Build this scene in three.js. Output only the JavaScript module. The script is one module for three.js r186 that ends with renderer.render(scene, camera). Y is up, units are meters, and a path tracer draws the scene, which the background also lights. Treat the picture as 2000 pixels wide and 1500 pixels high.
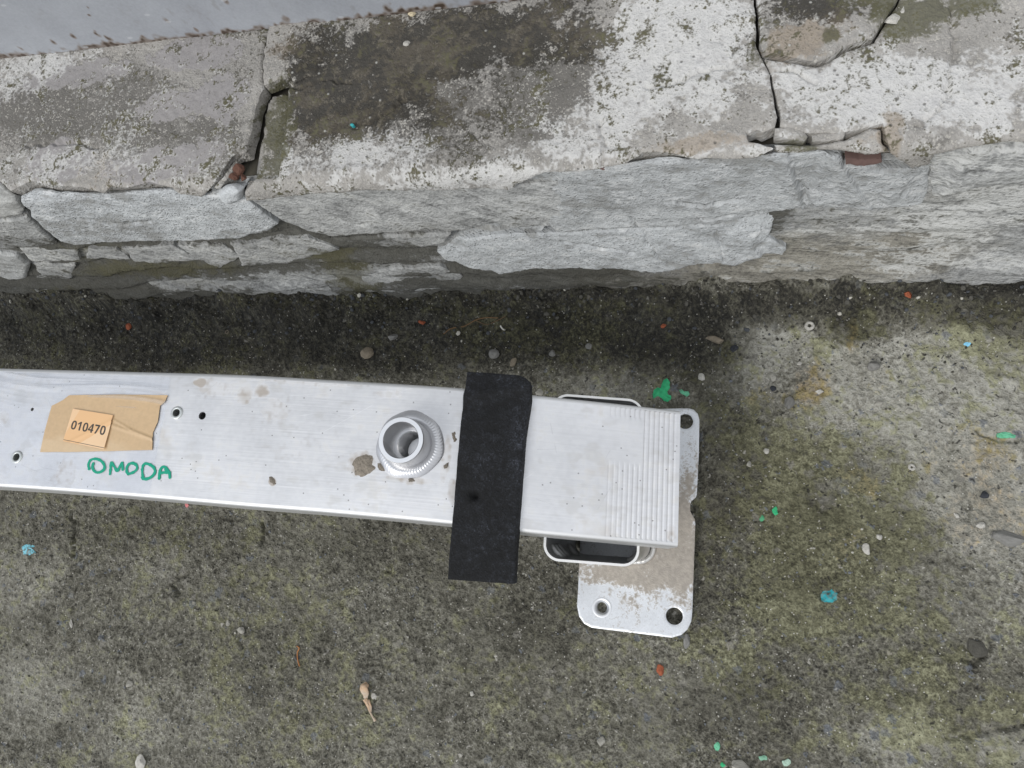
import * as THREE from 'three';
import { mergeGeometries } from 'three/addons/utils/BufferGeometryUtils.js';

// ───────────────────────── camera, sky, sun, exposure ─────────────────────────
const scene = new THREE.Scene();
const CAM_H = 0.83, FOC = 1500;                       // camera height (m), focal length in photo pixels (2000 x 1500)
const Y_ = new THREE.Vector3(-370, -420, -FOC).normalize();                       // world axes seen in the lens frame (right, down, forward)
const X_ = new THREE.Vector3((FOC * FOC - 420 * 70) / 370, 70, -FOC).normalize();
const Z_ = new THREE.Vector3().crossVectors(X_, Y_);
const camera = new THREE.PerspectiveCamera(2 * Math.atan(750 / FOC) * 180 / Math.PI, 4 / 3, 0.02, 400);
camera.position.set(0, CAM_H, 0);
{
  const m = new THREE.Matrix4().makeBasis(new THREE.Vector3(X_.x, Y_.x, Z_.x), new THREE.Vector3(-X_.y, -Y_.y, -Z_.y), new THREE.Vector3(-X_.z, -Y_.z, -Z_.z));
  camera.quaternion.setFromRotationMatrix(m);
}
scene.add(camera); camera.name = 'camera';
const renderer = new THREE.WebGLRenderer({ antialias: true });
renderer.toneMapping = THREE.LinearToneMapping;
renderer.toneMappingExposure = 1.16;
renderer.shadowMap.enabled = true;
const lerp_ = (a, b, t) => a + (b - a) * t;
const SUN_DIR = new THREE.Vector3(-0.38, 0.68, 0.58).normalize();
{
  const W = 256, Hh = 128, d = new Float32Array(W * Hh * 4);
  for (let j = 0; j < Hh; j++) for (let i = 0; i < W; i++) {
    const el = ((j + 0.5) / Hh - 0.5) * Math.PI, ph = ((i + 0.5) / W - 0.5) * 2 * Math.PI;
    const v = new THREE.Vector3(Math.cos(ph) * Math.cos(el), Math.sin(el), Math.sin(ph) * Math.cos(el));
    let r, g, b;
    if (el > 0) {                                     // closed cloud cover, brighter round the hidden sun
      const k = Math.max(0, v.dot(SUN_DIR)), base = 0.60 + 0.09 * Math.sin(el) + 0.26 * k * k * k;
      const w = 0.5 - 0.5 * v.x; r = base * lerp_(0.975, 0.915, w); g = base * lerp_(0.995, 0.985, w); b = base * lerp_(1.035, 1.10, w);
    } else { r = 0.16; g = 0.158; b = 0.145; }
    const o = (j * W + i) * 4; d[o] = r; d[o + 1] = g; d[o + 2] = b; d[o + 3] = 1;
  }
  const t = new THREE.DataTexture(d, W, Hh, THREE.RGBAFormat, THREE.FloatType);
  t.mapping = THREE.EquirectangularReflectionMapping; t.magFilter = t.minFilter = THREE.LinearFilter; t.needsUpdate = true;
  scene.background = t; scene.environment = t;
}
const sun = new THREE.DirectionalLight(new THREE.Color(1, 0.965, 0.91), 1.15);
sun.name = 'sun'; sun.position.copy(SUN_DIR).multiplyScalar(4); sun.castShadow = true;
sun.shadow.radius = 40; sun.shadow.mapSize.set(2048, 2048);
Object.assign(sun.shadow.camera, { left: -1.6, right: 1.6, top: 1.6, bottom: -1.6, near: 0.5, far: 9 });
scene.add(sun); scene.add(sun.target);

// ───────────────────────── helpers ─────────────────────────
let seed = 12345;
const rnd = () => { seed = (Math.imul(seed, 1664525) + 1013904223) >>> 0; return seed / 4294967296; };
const rr = (a, b) => a + (b - a) * rnd();
const NT = 512, NTAB = new Float32Array(NT * NT);
for (let i = 0; i < NT * NT; i++) NTAB[i] = rnd();
function n2(x, y) {
  const xf = Math.floor(x), yf = Math.floor(y); let fx = x - xf, fy = y - yf;
  fx = fx * fx * (3 - 2 * fx); fy = fy * fy * (3 - 2 * fy);
  const x0 = xf & 511, x1 = (xf + 1) & 511, y0 = (yf & 511) << 9, y1 = ((yf + 1) & 511) << 9;
  const a = NTAB[y0 + x0], b = NTAB[y0 + x1], c = NTAB[y1 + x0], e = NTAB[y1 + x1];
  return a + (b - a) * fx + (c - a) * fy + (a - b - c + e) * fx * fy;
}
function fbm(x, y, o) { let s = 0, a = 0.5, t = 0; for (let i = 0; i < o; i++) { s += a * n2(x, y); t += a; a *= 0.5; const q = x * 1.6 - y * 1.2 + 17.3; y = x * 1.2 + y * 1.6 + 5.7; x = q; } return s / t; }
// grain with much the same strength at every size
function pink(x, y, o, g = .88) { let s = 0, a = 1, t = 0; for (let i = 0; i < o; i++) { s += a * (n2(x, y) - .5); t += a * a; a *= g; const q = x * 1.6 - y * 1.2 + 17.3; y = x * 1.2 + y * 1.6 + 5.7; x = q; } return s / Math.sqrt(t) * 2.1; }
const clamp = (x, a = 0, b = 1) => x < a ? a : x > b ? b : x;
const ss = (a, b, x) => { x = clamp((x - a) / (b - a)); return x * x * (3 - 2 * x); };
const lerp = (a, b, t) => a + (b - a) * t;
const hash = (i, j, k = 0) => NTAB[((j * 57 + k * 131 + 11) & 511) * 512 + ((i * 23 + k * 71 + 3) & 511)];
const wres = { f: 0, i: 0, j: 0, h: 0 };
function worley(x, y, k) {                            // distance to the nearest jittered point, and its cell
  const xi = Math.floor(x), yi = Math.floor(y); let best = 9;
  for (let j = yi - 1; j <= yi + 1; j++) for (let i = xi - 1; i <= xi + 1; i++) {
    const dx = i + 0.15 + 0.7 * hash(i, j, k) - x, dy = j + 0.15 + 0.7 * hash(i, j, k + 1) - y, q = dx * dx + dy * dy;
    if (q < best) { best = q; wres.i = i; wres.j = j; }
  }
  wres.f = Math.sqrt(best); wres.h = hash(wres.i, wres.j, k + 2);
  return wres;
}
// sand grains: every grain its own tone, -1 to 1
function grains(x, y, k) { const w = worley(x, y, k); return (w.h * 2 - 1) * ss(.75, .45, w.f) ; }
// a photograph pixel to a point on a real surface of the scene
function rayOf(px, py) { const r = new THREE.Vector3((px - 1000) / FOC, (py - 750) / FOC, 1); return new THREE.Vector3(r.dot(X_), r.dot(Y_), r.dot(Z_)); }
function at(px, py, h = 0) { const r = rayOf(px, py); return r.multiplyScalar((h - CAM_H) / r.y).add(camera.position); }

const counts = {};
const numbered = n => { const c = counts[n] = (counts[n] ?? -1) + 1; return c ? n + '_' + String(c).padStart(3, '0') : n; };
function thing(name, label, category, group, pos = [0, 0, 0]) {
  const o = new THREE.Group(); o.name = numbered(name); o.position.set(...pos); o.userData = { label, category };
  if (group) o.userData.group = group; scene.add(o); return o;
}
function single(name, geo, material, label, category, group, pos) {     // a thing that is one mesh
  const m = new THREE.Mesh(geo, material); m.name = numbered(name); m.userData = { label, category }; if (group) m.userData.group = group;
  if (pos) m.position.set(...pos); m.castShadow = m.receiveShadow = true; scene.add(m); return m;
}
function part(name, geo, material, parent, label) {                     // geometry given in world space; parents only translate
  const m = new THREE.Mesh(geo, material); m.name = name; m.castShadow = m.receiveShadow = true;
  parent.updateWorldMatrix(true, false); const w = new THREE.Vector3().setFromMatrixPosition(parent.matrixWorld); geo.translate(-w.x, -w.y, -w.z);
  if (label) m.userData.label = label; parent.add(m); return m;
}
const toS = v => v <= 0.0031308 ? v * 12.92 : 1.055 * Math.pow(v, 1 / 2.4) - 0.055;
const SLUT = new Uint8Array(4097); for (let i = 0; i <= 4096; i++) SLUT[i] = Math.round(255 * toS(i / 4096));
const s8 = v => SLUT[v <= 0 ? 0 : v >= 1 ? 4096 : (v * 4096) | 0];
const lin = (r, g, b) => { const c = new THREE.Color().setRGB(r / 255, g / 255, b / 255, THREE.SRGBColorSpace); return [c.r, c.g, c.b]; };
// colour + relief textures computed over a rectangle of surface coordinates
function bake(u0, u1, v0, v1, texel, fn, rough) {
  const W = Math.min(2048, Math.max(16, Math.ceil((u1 - u0) / texel))), Hh = Math.min(2048, Math.max(16, Math.ceil((v1 - v0) / texel)));
  const A = new Uint8Array(W * Hh * 4), B = new Uint8Array(W * Hh * 4), C = rough ? new Uint8Array(W * Hh * 4) : null, o = [0, 0, 0, 0.5, 0.8];
  for (let j = 0; j < Hh; j++) for (let i = 0; i < W; i++) {
    o[3] = 0.5; o[4] = 0.8;
    fn(u0 + (i + 0.5) / W * (u1 - u0), v0 + (j + 0.5) / Hh * (v1 - v0), o);
    const k = (j * W + i) * 4;
    A[k] = s8(o[0]); A[k + 1] = s8(o[1]); A[k + 2] = s8(o[2]); A[k + 3] = 255;
    const b = clamp(o[3]) * 255; B[k] = B[k + 1] = B[k + 2] = b; B[k + 3] = 255;
    if (C) { C[k] = C[k + 1] = clamp(o[4]) * 255; C[k + 2] = 255; C[k + 3] = 255; }
  }
  const mk = (d, srgb) => { const t = new THREE.DataTexture(d, W, Hh, THREE.RGBAFormat, THREE.UnsignedByteType); t.magFilter = t.minFilter = THREE.LinearFilter; if (srgb) t.colorSpace = THREE.SRGBColorSpace; t.needsUpdate = true; return t; };
  return { map: mk(A, true), bumpMap: mk(B, false), roughnessMap: C ? mk(C, false) : undefined };
}
// outlines
function area(p) { let a = 0; for (let i = 0; i < p.length; i++) { const q = p[(i + 1) % p.length]; a += p[i][0] * q[1] - q[0] * p[i][1]; } return a / 2; }
function roughen(p, step, amp, freq = 120) {
  const out = [];
  for (let i = 0; i < p.length; i++) {
    const a = p[i], b = p[(i + 1) % p.length], L = Math.hypot(b[0] - a[0], b[1] - a[1]), n = Math.max(1, Math.round(L / step));
    for (let k = 0; k < n; k++) {
      const t = k / n, x = lerp(a[0], b[0], t), y = lerp(a[1], b[1], t);
      out.push([x + (fbm(x * freq + 3, y * freq, 3) - 0.5) * 2 * amp, y + (fbm(x * freq, y * freq + 40, 3) - 0.5) * 2 * amp]);
    }
  }
  return out;
}
const circle = (u, v, r, n = 40) => Array.from({ length: n }, (_, i) => [u + r * Math.cos(i / n * 2 * Math.PI), v + r * Math.sin(i / n * 2 * Math.PI)]);
function trench(lines, x, y) { let b = 1; for (const l of lines) for (let i = 1; i < l.length; i++) { const a = l[i - 1], c = l[i], dx = c[0] - a[0], dy = c[1] - a[1], t = clamp(((x - a[0]) * dx + (y - a[1]) * dy) / (dx * dx + dy * dy)), q = Math.hypot(x - a[0] - t * dx, y - a[1] - t * dy); if (q < b) b = q; } return b; }      // distance to the nearest crack line
const NEAR = { d: 0, x: 0, y: 0 };
function sdf(polys, x, y) {                           // signed distance (inside > 0) to an outline with holes
  let best = 1e9, inside = false;
  for (const p of polys) for (let i = 0, j = p.length - 1; i < p.length; j = i++) {
    const ax = p[j][0], ay = p[j][1], bx = p[i][0], by = p[i][1];
    if ((ay > y) !== (by > y) && x < (bx - ax) * (y - ay) / (by - ay) + ax) inside = !inside;
    const dx = bx - ax, dy = by - ay, t = clamp(((x - ax) * dx + (y - ay) * dy) / (dx * dx + dy * dy + 1e-18)), qx = ax + t * dx, qy = ay + t * dy;
    const q = (qx - x) * (qx - x) + (qy - y) * (qy - y);
    if (q < best) { best = q; NEAR.x = qx; NEAR.y = qy; }
  }
  NEAR.d = Math.sqrt(best) * (inside ? 1 : -1); return NEAR.d;
}
// a sheet of surface with a free outline: fine grid, edge vertices drawn onto the outline, relief H, and a rim going down
function sheet({ polys, map, cell, H = () => 0, skirt = 0, bounds, back = false }) {
  let u0 = 1e9, u1 = -1e9, v0 = 1e9, v1 = -1e9;
  if (bounds) [u0, u1, v0, v1] = bounds; else for (const q of polys[0]) { u0 = Math.min(u0, q[0]); u1 = Math.max(u1, q[0]); v0 = Math.min(v0, q[1]); v1 = Math.max(v1, q[1]); }
  const nu = Math.max(2, Math.ceil((u1 - u0) / cell)), nv = Math.max(2, Math.ceil((v1 - v0) / cell)), cu = (u1 - u0) / nu, cv = (v1 - v0) / nv;
  const N = (nu + 1) * (nv + 1), U = new Float64Array(N), V = new Float64Array(N), Dd = new Float64Array(N), S = 0.72 * Math.max(cu, cv);
  for (let j = 0; j <= nv; j++) for (let i = 0; i <= nu; i++) {
    const k = j * (nu + 1) + i; let u = u0 + i * cu, v = v0 + j * cv, d = 1;
    if (polys) { d = sdf(polys, u, v); if (Math.abs(d) < S) { u = NEAR.x; v = NEAR.y; d = 0; } }
    U[k] = u; V[k] = v; Dd[k] = d;
  }
  const pos = [], uv = [], idx = [], id = new Int32Array(N).fill(-1), P = new THREE.Vector3(), Nn = new THREE.Vector3(), nrm = [];
  const vert = k => {
    if (id[k] < 0) {
      map(U[k], V[k], P, Nn); const h = H(U[k], V[k], Math.max(0, Dd[k]));
      id[k] = pos.length / 3; pos.push(P.x + Nn.x * h, P.y + Nn.y * h, P.z + Nn.z * h); uv.push((U[k] - u0) / (u1 - u0), (V[k] - v0) / (v1 - v0)); nrm.push(Nn.x, Nn.y, Nn.z);
    }
    return id[k];
  };
  map((u0 + u1) / 2, (v0 + v1) / 2, P, Nn); const a0 = P.clone(), nn = Nn.clone(); map((u0 + u1) / 2 + 1e-4, (v0 + v1) / 2, P, Nn); const du = P.clone().sub(a0); map((u0 + u1) / 2, (v0 + v1) / 2 + 1e-4, P, Nn); const dv = P.clone().sub(a0);
  const flip = du.cross(dv).dot(nn) < 0;
  const tri = (a, b, c) => flip ? idx.push(a, c, b) : idx.push(a, b, c);
  const keep = new Uint8Array(nu * nv);
  for (let j = 0; j < nv; j++) for (let i = 0; i < nu; i++) {
    const k = j * (nu + 1) + i, q = [k, k + 1, k + nu + 2, k + nu + 1]; let ok = 1, s = 0;
    if (polys) { for (const w of q) { if (Dd[w] < -1e-9) ok = 0; s += Dd[w]; } if (ok && s < 1e-9 && sdf(polys, (U[q[0]] + U[q[2]]) / 2, (V[q[0]] + V[q[2]]) / 2) < 0) ok = 0; }
    if (!ok) continue;
    keep[j * nu + i] = 1; const [a, b, c, e] = q.map(vert); tri(a, b, c); tri(a, c, e);
  }
  const top = pos.length / 3;
  if (skirt) {
    const edge = (ka, kb) => {
      const a = id[ka], b = id[kb], o = pos.length / 3;
      for (const [w, dn] of [[a, 0], [b, 0], [b, skirt], [a, skirt]]) { pos.push(pos[w * 3] - nrm[w * 3] * dn, pos[w * 3 + 1] - nrm[w * 3 + 1] * dn, pos[w * 3 + 2] - nrm[w * 3 + 2] * dn); uv.push(uv[w * 2] + dn * .7 / (u1 - u0), uv[w * 2 + 1] + dn * .7 / (v1 - v0)); }
      tri(o, o + 2, o + 1); tri(o, o + 3, o + 2);
    };
    const K = (i, j) => i >= 0 && j >= 0 && i < nu && j < nv && keep[j * nu + i];
    for (let j = 0; j < nv; j++) for (let i = 0; i < nu; i++) if (keep[j * nu + i]) {
      const k = j * (nu + 1) + i;
      if (!K(i, j - 1)) edge(k, k + 1); if (!K(i + 1, j)) edge(k + 1, k + nu + 2); if (!K(i, j + 1)) edge(k + nu + 2, k + nu + 1); if (!K(i - 1, j)) edge(k + nu + 1, k);
    }
    if (back) { const n0 = idx.length, o = pos.length / 3; for (let w = 0; w < top; w++) { pos.push(pos[w * 3] - nrm[w * 3] * skirt, pos[w * 3 + 1] - nrm[w * 3 + 1] * skirt, pos[w * 3 + 2] - nrm[w * 3 + 2] * skirt); uv.push(uv[w * 2], uv[w * 2 + 1]); } for (let w = 0; w < n0; w += 3) { if (idx[w] < top && idx[w + 1] < top && idx[w + 2] < top) idx.push(idx[w] + o, idx[w + 2] + o, idx[w + 1] + o); } }
  }
  const g = new THREE.BufferGeometry(); g.setAttribute('position', new THREE.Float32BufferAttribute(pos, 3)); g.setAttribute('uv', new THREE.Float32BufferAttribute(uv, 2)); g.setIndex(idx); g.computeVertexNormals();
  g.userData = { b: [u0, u1, v0, v1] }; return g;
}
const mixc = (o, c, t) => { o[0] += (c[0] - o[0]) * t; o[1] += (c[1] - o[1]) * t; o[2] += (c[2] - o[2]) * t; };
// regions given by their middle and half-size in photo pixels, turned into ellipses on the surface
function blobs(list, to) {
  const L = list.map(([px, py, rx, ry, a = 1]) => { const c = to(px, py), e = to(px + rx, py), f = to(px, py + ry); return [c[0], c[1], Math.hypot(e[0] - c[0], e[1] - c[1]), Math.hypot(f[0] - c[0], f[1] - c[1]), a]; });
  return (u, v) => { const wx = (n2(u * 95, v * 95) - .5) * .012 + (n2(u * 310, v * 310) - .5) * .005, wy = (n2(u * 95 + 71, v * 95) - .5) * .012 + (n2(u * 310, v * 310 + 33) - .5) * .005; let s = 0; for (let i = 0; i < L.length; i++) { const b = L[i], k = Math.min(1, b[2] * 40, b[3] * 40), x = (u + wx * k - b[0]) / b[2], y = (v + wy * k - b[1]) / b[3], q = x * x + y * y; if (q < 1) s += b[4] * (1 - q) * (1.6 - 0.6 * (1 - q)); } return s; };
}
const std = (o) => new THREE.MeshStandardMaterial(o);

// ───────────────────────── ground ─────────────────────────
const GX0 = -1.06, GX1 = 0.44, GZ0 = -0.36, GZ1 = 0.36;
const gOf = (px, py) => { const p = at(px, py, 0); return [p.x, p.z]; };
const JZ = -0.335;
const gDirtShade = blobs([[150, 640, 420, 120, .95], [500, 650, 420, 110, .95], [800, 640, 380, 110, .95], [1100, 630, 300, 110, .95], [120, 640, 130, 40, .35], [420, 610, 160, 40, .3], [900, 600, 200, 40, .35], [650, 690, 90, 30, .3], [1330, 660, 170, 90, .9], [1250, 610, 260, 50, .9], [1560, 605, 220, 42, 1.2], [1800, 590, 230, 62, 1.15], [1990, 590, 160, 80, 1.2], [1680, 650, 90, 30, 1.0], [1390, 720, 70, 90, .55], [1420, 900, 60, 160, .4], [300, 1040, 260, 60, .35], [800, 1080, 260, 70, .35], [1060, 1180, 120, 120, .5], [1380, 1080, 90, 200, .4], [1450, 1420, 180, 110, .45], [1560, 1330, 160, 90, .3], [1890, 1270, 40, 25, .4]], gOf);  // dark dirt and damp, plus the soft shade round the plate painted in
const gLight = blobs([[1600, 720, 260, 130, 1], [1850, 720, 260, 150, 1.1], [1480, 640, 60, 60, .4], [1950, 900, 200, 220, 1], [1700, 880, 230, 160, .7], [1900, 1100, 200, 200, .6], [1180, 760, 120, 40, .7], [1770, 1440, 110, 70, .8], [1960, 1470, 110, 60, .8], [60, 1350, 110, 110, .55], [40, 1130, 100, 80, .4], [330, 1100, 110, 60, .25], [300, 1400, 200, 110, .25]], gOf);
const gMoss = blobs([[700, 590, 240, 30, .8], [960, 660, 120, 40, .8], [1050, 610, 200, 30, .7], [400, 690, 160, 50, .4], [820, 710, 90, 40, .6], [1500, 850, 200, 120, .9], [1640, 980, 240, 150, 1.1], [1500, 1080, 220, 170, 1], [1700, 1150, 280, 170, .9], [1850, 1380, 220, 140, 1], [1660, 640, 70, 45, 1.1], [1120, 660, 130, 70, .7], [1900, 640, 140, 60, .6], [1580, 700, 60, 70, .5], [1450, 1260, 160, 120, .6], [1000, 1300, 300, 200, .35], [560, 1330, 260, 160, .35], [450, 1200, 300, 150, .3], [1300, 700, 200, 60, .4], [1960, 690, 80, 60, .7]], gOf);
const gRust = blobs([[1590, 745, 45, 50, .9], [1665, 660, 16, 60, .8], [1530, 770, 90, 40, .55], [1900, 900, 130, 90, .55], [1940, 1010, 110, 80, .65], [1680, 930, 60, 40, .4], [1720, 730, 30, 40, .4], [1660, 1060, 40, 40, .3]], gOf);
function groundH(x, z) {
  const edge = ss(GX0, GX0 + .05, x) * ss(GX1, GX1 - .05, x) * ss(GZ1, GZ1 - .05, z);
  let h = (fbm(x * 9, z * 9, 3) - .55) * .009 + (fbm(x * 60, z * 60, 3) - .5) * .0052 + (fbm(x * 210, z * 210, 2) - .5) * .0028;
  const w = worley(x * 95, z * 95, 7); if (w.h < .25) h += .0016 * ss(.42, .1, w.f);
  const b = ss(JZ + .075 + .05 * fbm(x * 14, 3, 2), JZ - .005, z); h += b * b * .019 * ss(.42, .78, fbm(x * 15 + 4, z * 9, 3)) * ss(JZ + .035, JZ, z);
  h += b * b * (.002 + .034 * Math.pow(fbm(x * 22, z * 22 + 9, 3), 1.4)) + b * (fbm(x * 95, z * 95, 3) - .5) * .008;     // silt and crumbs banked against the wall
  if (z > -.05 || x > .1) { const q = trench(gCrack, x + (n2(x * 180, z * 180) - .5) * .005, z + (n2(x * 180 + 30, z * 180) - .5) * .005); if (q < .003) h -= .0042 * ss(.0026, .0006, q); }
  return h * edge - .0035;
}
const gCrack = [[[141, 980], [134, 1010], [139, 1040], [134, 1085]], [[1905, 838], [1935, 850], [1965, 856], [2030, 864]], [[1850, 1446], [1900, 1440], [1950, 1428], [2010, 1420]], [[505, 1010], [512, 1040], [508, 1060]], [[360, 1120], [330, 1140], [345, 1160]], [[1880, 1290], [1905, 1296], [1935, 1270], [1936, 1245]]].map(l => l.map(([x, y]) => gOf(x, y)));
const GRAMP = [[-1.6, [.016, .015, .012]], [-.9, [.042, .039, .029]], [-.3, [.088, .083, .063]], [.3, [.142, .135, .108]], [.9, [.225, .216, .180]], [1.7, [.36, .35, .305]], [2.6, [.50, .49, .44]]];
function ramp(t, o) { let i = 1; while (i < GRAMP.length - 1 && t > GRAMP[i][0]) i++; const a = GRAMP[i - 1], b = GRAMP[i], k = clamp((t - a[0]) / (b[0] - a[0])); for (let c = 0; c < 3; c++) o[c] = lerp(a[1][c], b[1][c], k); }
function groundCol(x, z, o) {
  const wx = x + (n2(x * 160, z * 160) - .5) * .0012, wz = z + (n2(x * 160 + 40, z * 160) - .5) * .0012;
  const gr1 = grains(x * 560, z * 560, 27), gh = wres.h, gf = wres.f, gr2 = grains(x * 1150, z * 1150, 57), fine = pink(wx * 330, wz * 330, 3) * .62 + gr1 * .34 + gr2 * .26, mid = pink(wx * 42, wz * 42, 4, .95), big = pink(x * 9 + 3, z * 9, 3);
  const L = gLight(x, z), M = gMoss(x, z), D = gDirtShade(x, z), R = gRust(x, z);
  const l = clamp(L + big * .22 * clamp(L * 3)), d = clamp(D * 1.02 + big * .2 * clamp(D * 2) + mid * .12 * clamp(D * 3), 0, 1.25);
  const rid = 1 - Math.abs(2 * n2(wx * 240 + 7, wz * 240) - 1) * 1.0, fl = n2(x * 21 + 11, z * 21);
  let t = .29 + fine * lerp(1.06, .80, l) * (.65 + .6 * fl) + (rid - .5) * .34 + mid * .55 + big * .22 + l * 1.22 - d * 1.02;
  const m = ss(-.35, .6, M * .86 - .42 + mid * .95 + big * .25 + fine * .25); t -= m * (.20 + .62 * l);
  ramp(t, o);
  mixc(o, [o[0] * .92, o[1] * .935, o[2] * .68], m * .9); const sage = ss(.1, .9, pink(x * 26 + 8, z * 26, 3) * .5 + .12); mixc(o, [o[0] * .97, o[1] * .985, o[2] * .86], sage * .30);
  if (R > 0) mixc(o, [o[0] * 1.06, o[1] * .84, o[2] * .58], clamp(ss(0, .9, R * .7 - .12 + mid * .4 + fine * .25)) * .8);
  let h = .45 + fine * .24 + (rid - .5) * .16 + mid * .12;
  const dirt = 1 - .8 * clamp(d), gx = x + (n2(x * 420, z * 420) - .5) * .0045, gz = z + (n2(x * 420 + 9, z * 420 + 50) - .5) * .0045;  // stones fade under the dirt and the painted plate shade alike
  let w = worley(gx * 88, gz * 88, 7);                  // coarse aggregate showing through the worn skin
  if (w.h < .11 && n2(x * 7 + 30, z * 7) > .32) { const q = w.h / .11, m2 = ss(.44, .26, w.f) * (.25 + .5 * hash(w.i, w.j, 44)); if (m2 > 0) { const c = q < .4 ? [.155, .170, .195] : q < .7 ? [.20, .19, .165] : [.28, .265, .23], k = .82 + .25 * fine; mixc(o, [c[0] * k, c[1] * k, c[2] * k], m2 * dirt); h += m2 * .14; } }
  w = worley(gx * 230, gz * 230, 17);
  if (w.h < .05) { const m2 = ss(.40, .2, w.f); mixc(o, w.h < .010 ? [.46, .44, .39] : w.h < .028 ? [.16, .175, .20] : [.29, .27, .225], m2 * .7 * (.3 + .7 * dirt)); h += m2 * .2; }
  else if (w.h > .965) { const m2 = ss(.36, .16, w.f); mixc(o, [.022, .021, .018], m2 * .8); h -= m2 * .3; }
  if (gh < .012) { const m2 = ss(.48, .26, gf); mixc(o, [.60, .58, .52], m2 * (.5 + .4 * dirt)); h += m2 * .2; }
  o[3] = h;
}
const ground = new THREE.Group(); ground.name = 'ground'; ground.userData = { kind: 'structure', label: 'worn mossy concrete ground with exposed aggregate' }; scene.add(ground);
const gMap = (x, z, P, N) => { P.set(x, 0, z); N.set(0, 1, 0); };
for (const [a, b] of [[GX0, -.31], [-.31, GX1]]) {
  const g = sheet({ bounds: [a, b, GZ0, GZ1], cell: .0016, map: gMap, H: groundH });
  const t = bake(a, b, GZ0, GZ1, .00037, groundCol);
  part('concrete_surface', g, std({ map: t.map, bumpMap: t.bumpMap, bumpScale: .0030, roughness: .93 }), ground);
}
{ // the yard around, beyond the frame
  const t = bake(0, .6, 0, .6, .0012, groundCol); t.map.wrapS = t.map.wrapT = t.bumpMap.wrapS = t.bumpMap.wrapT = THREE.RepeatWrapping;
  const gs = []; const R = 60;
  for (const [x0, x1, z0, z1] of [[-R, R, GZ1, R], [-R, GX0, GZ0, GZ1], [GX1, R, GZ0, GZ1], [-R, R, -R, GZ0]]) {
    const g = new THREE.PlaneGeometry(x1 - x0, z1 - z0); g.rotateX(-Math.PI / 2); g.translate((x0 + x1) / 2, -.0035, (z0 + z1) / 2);
    const p = g.attributes.position, u = g.attributes.uv; for (let i = 0; i < p.count; i++) u.setXY(i, p.getX(i) / .6, p.getZ(i) / .6); gs.push(g);
  }
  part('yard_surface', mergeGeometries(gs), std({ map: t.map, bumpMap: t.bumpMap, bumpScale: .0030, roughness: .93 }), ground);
}

// ───────────────────────── plinth wall with a metal gate on it ─────────────────────────
const WH = .24, LZ = -.3555, FL = Math.hypot(WH, LZ - JZ), FD = new THREE.Vector3(0, -WH / FL, (JZ - LZ) / FL), FN = new THREE.Vector3(0, FD.z, -FD.y), LR = .011;
function plMap(x, s, P, N) {                          // s < 0 on the top, s > 0 down the face, rounded lip between
  if (s < -LR) { P.set(x, WH, LZ + s); N.set(0, 1, 0); }
  else if (s > LR) { P.set(x, WH + FD.y * s, LZ + FD.z * s); N.copy(FN); }
  else {
    const t = (s + LR) / (2 * LR), a = (1 - t) * (1 - t), b = 2 * t * (1 - t), c = t * t;
    P.set(x, WH * (a + b) + (WH + FD.y * LR) * c, (LZ - LR) * a + LZ * b + (LZ + FD.z * LR) * c);
    N.set(0, lerp(1, FN.y, t), lerp(0, FN.z, t)).normalize();
  }
}
const plOf = (px, py) => {
  const p = at(px, py, WH); if (p.z <= LZ) return [p.x, p.z - LZ];
  const r = rayOf(px, py), c = camera.position, t = ((0 - c.x) * 0 + (WH - c.y) * FN.y + (LZ - c.z) * FN.z) / (r.y * FN.y + r.z * FN.z);
  const q = r.multiplyScalar(t).add(c); return [q.x, (q.y - WH) * FD.y + (q.z - LZ) * FD.z];
};
const pp = list => list.map(([x, y]) => plOf(x, y));
const tMoss = blobs([[700, 150, 170, 120, 1.25], [840, 90, 170, 90, 1.2], [620, 210, 90, 90, 1.1], [960, 90, 140, 90, .9], [1080, 60, 120, 90, .95], [760, 230, 120, 60, .7], [1160, 110, 70, 70, .5], [900, 220, 130, 90, .45], [590, 90, 70, 50, .5], [1560, 20, 90, 40, .9], [1650, 30, 120, 40, .7], [1470, 110, 40, 40, .6]], plOf);
const tGreen = blobs([[540, 250, 45, 110, 1.2], [1780, 45, 110, 45, 1.2], [1860, 10, 120, 40, .9], [1475, 115, 30, 30, .8], [1618, 82, 20, 22, 1.2], [1570, 285, 60, 18, .7], [1690, 10, 80, 30, .6]], plOf);
const tGrime = blobs([[160, 190, 190, 90, .75], [330, 200, 120, 70, .3], [200, 280, 170, 70, .55], [430, 280, 80, 80, .7], [60, 230, 110, 80, .7], [340, 260, 140, 40, .5], [700, 270, 200, 70, .65], [950, 200, 200, 110, .75], [1080, 180, 130, 110, .75], [860, 320, 160, 40, .55], [1060, 290, 90, 40, .55], [1330, 180, 60, 50, .5], [1420, 150, 70, 80, .35], [1640, 210, 140, 50, .4], [1500, 200, 110, 70, .25], [1750, 200, 60, 60, .35], [1850, 130, 70, 50, .35], [470, 130, 60, 100, .45], [600, 110, 80, 60, .8], [1560, 60, 110, 70, .6], [1120, 130, 60, 90, .5], [800, 200, 150, 60, .5], [640, 330, 110, 30, .3], [1930, 60, 90, 60, .2]], plOf);
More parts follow.
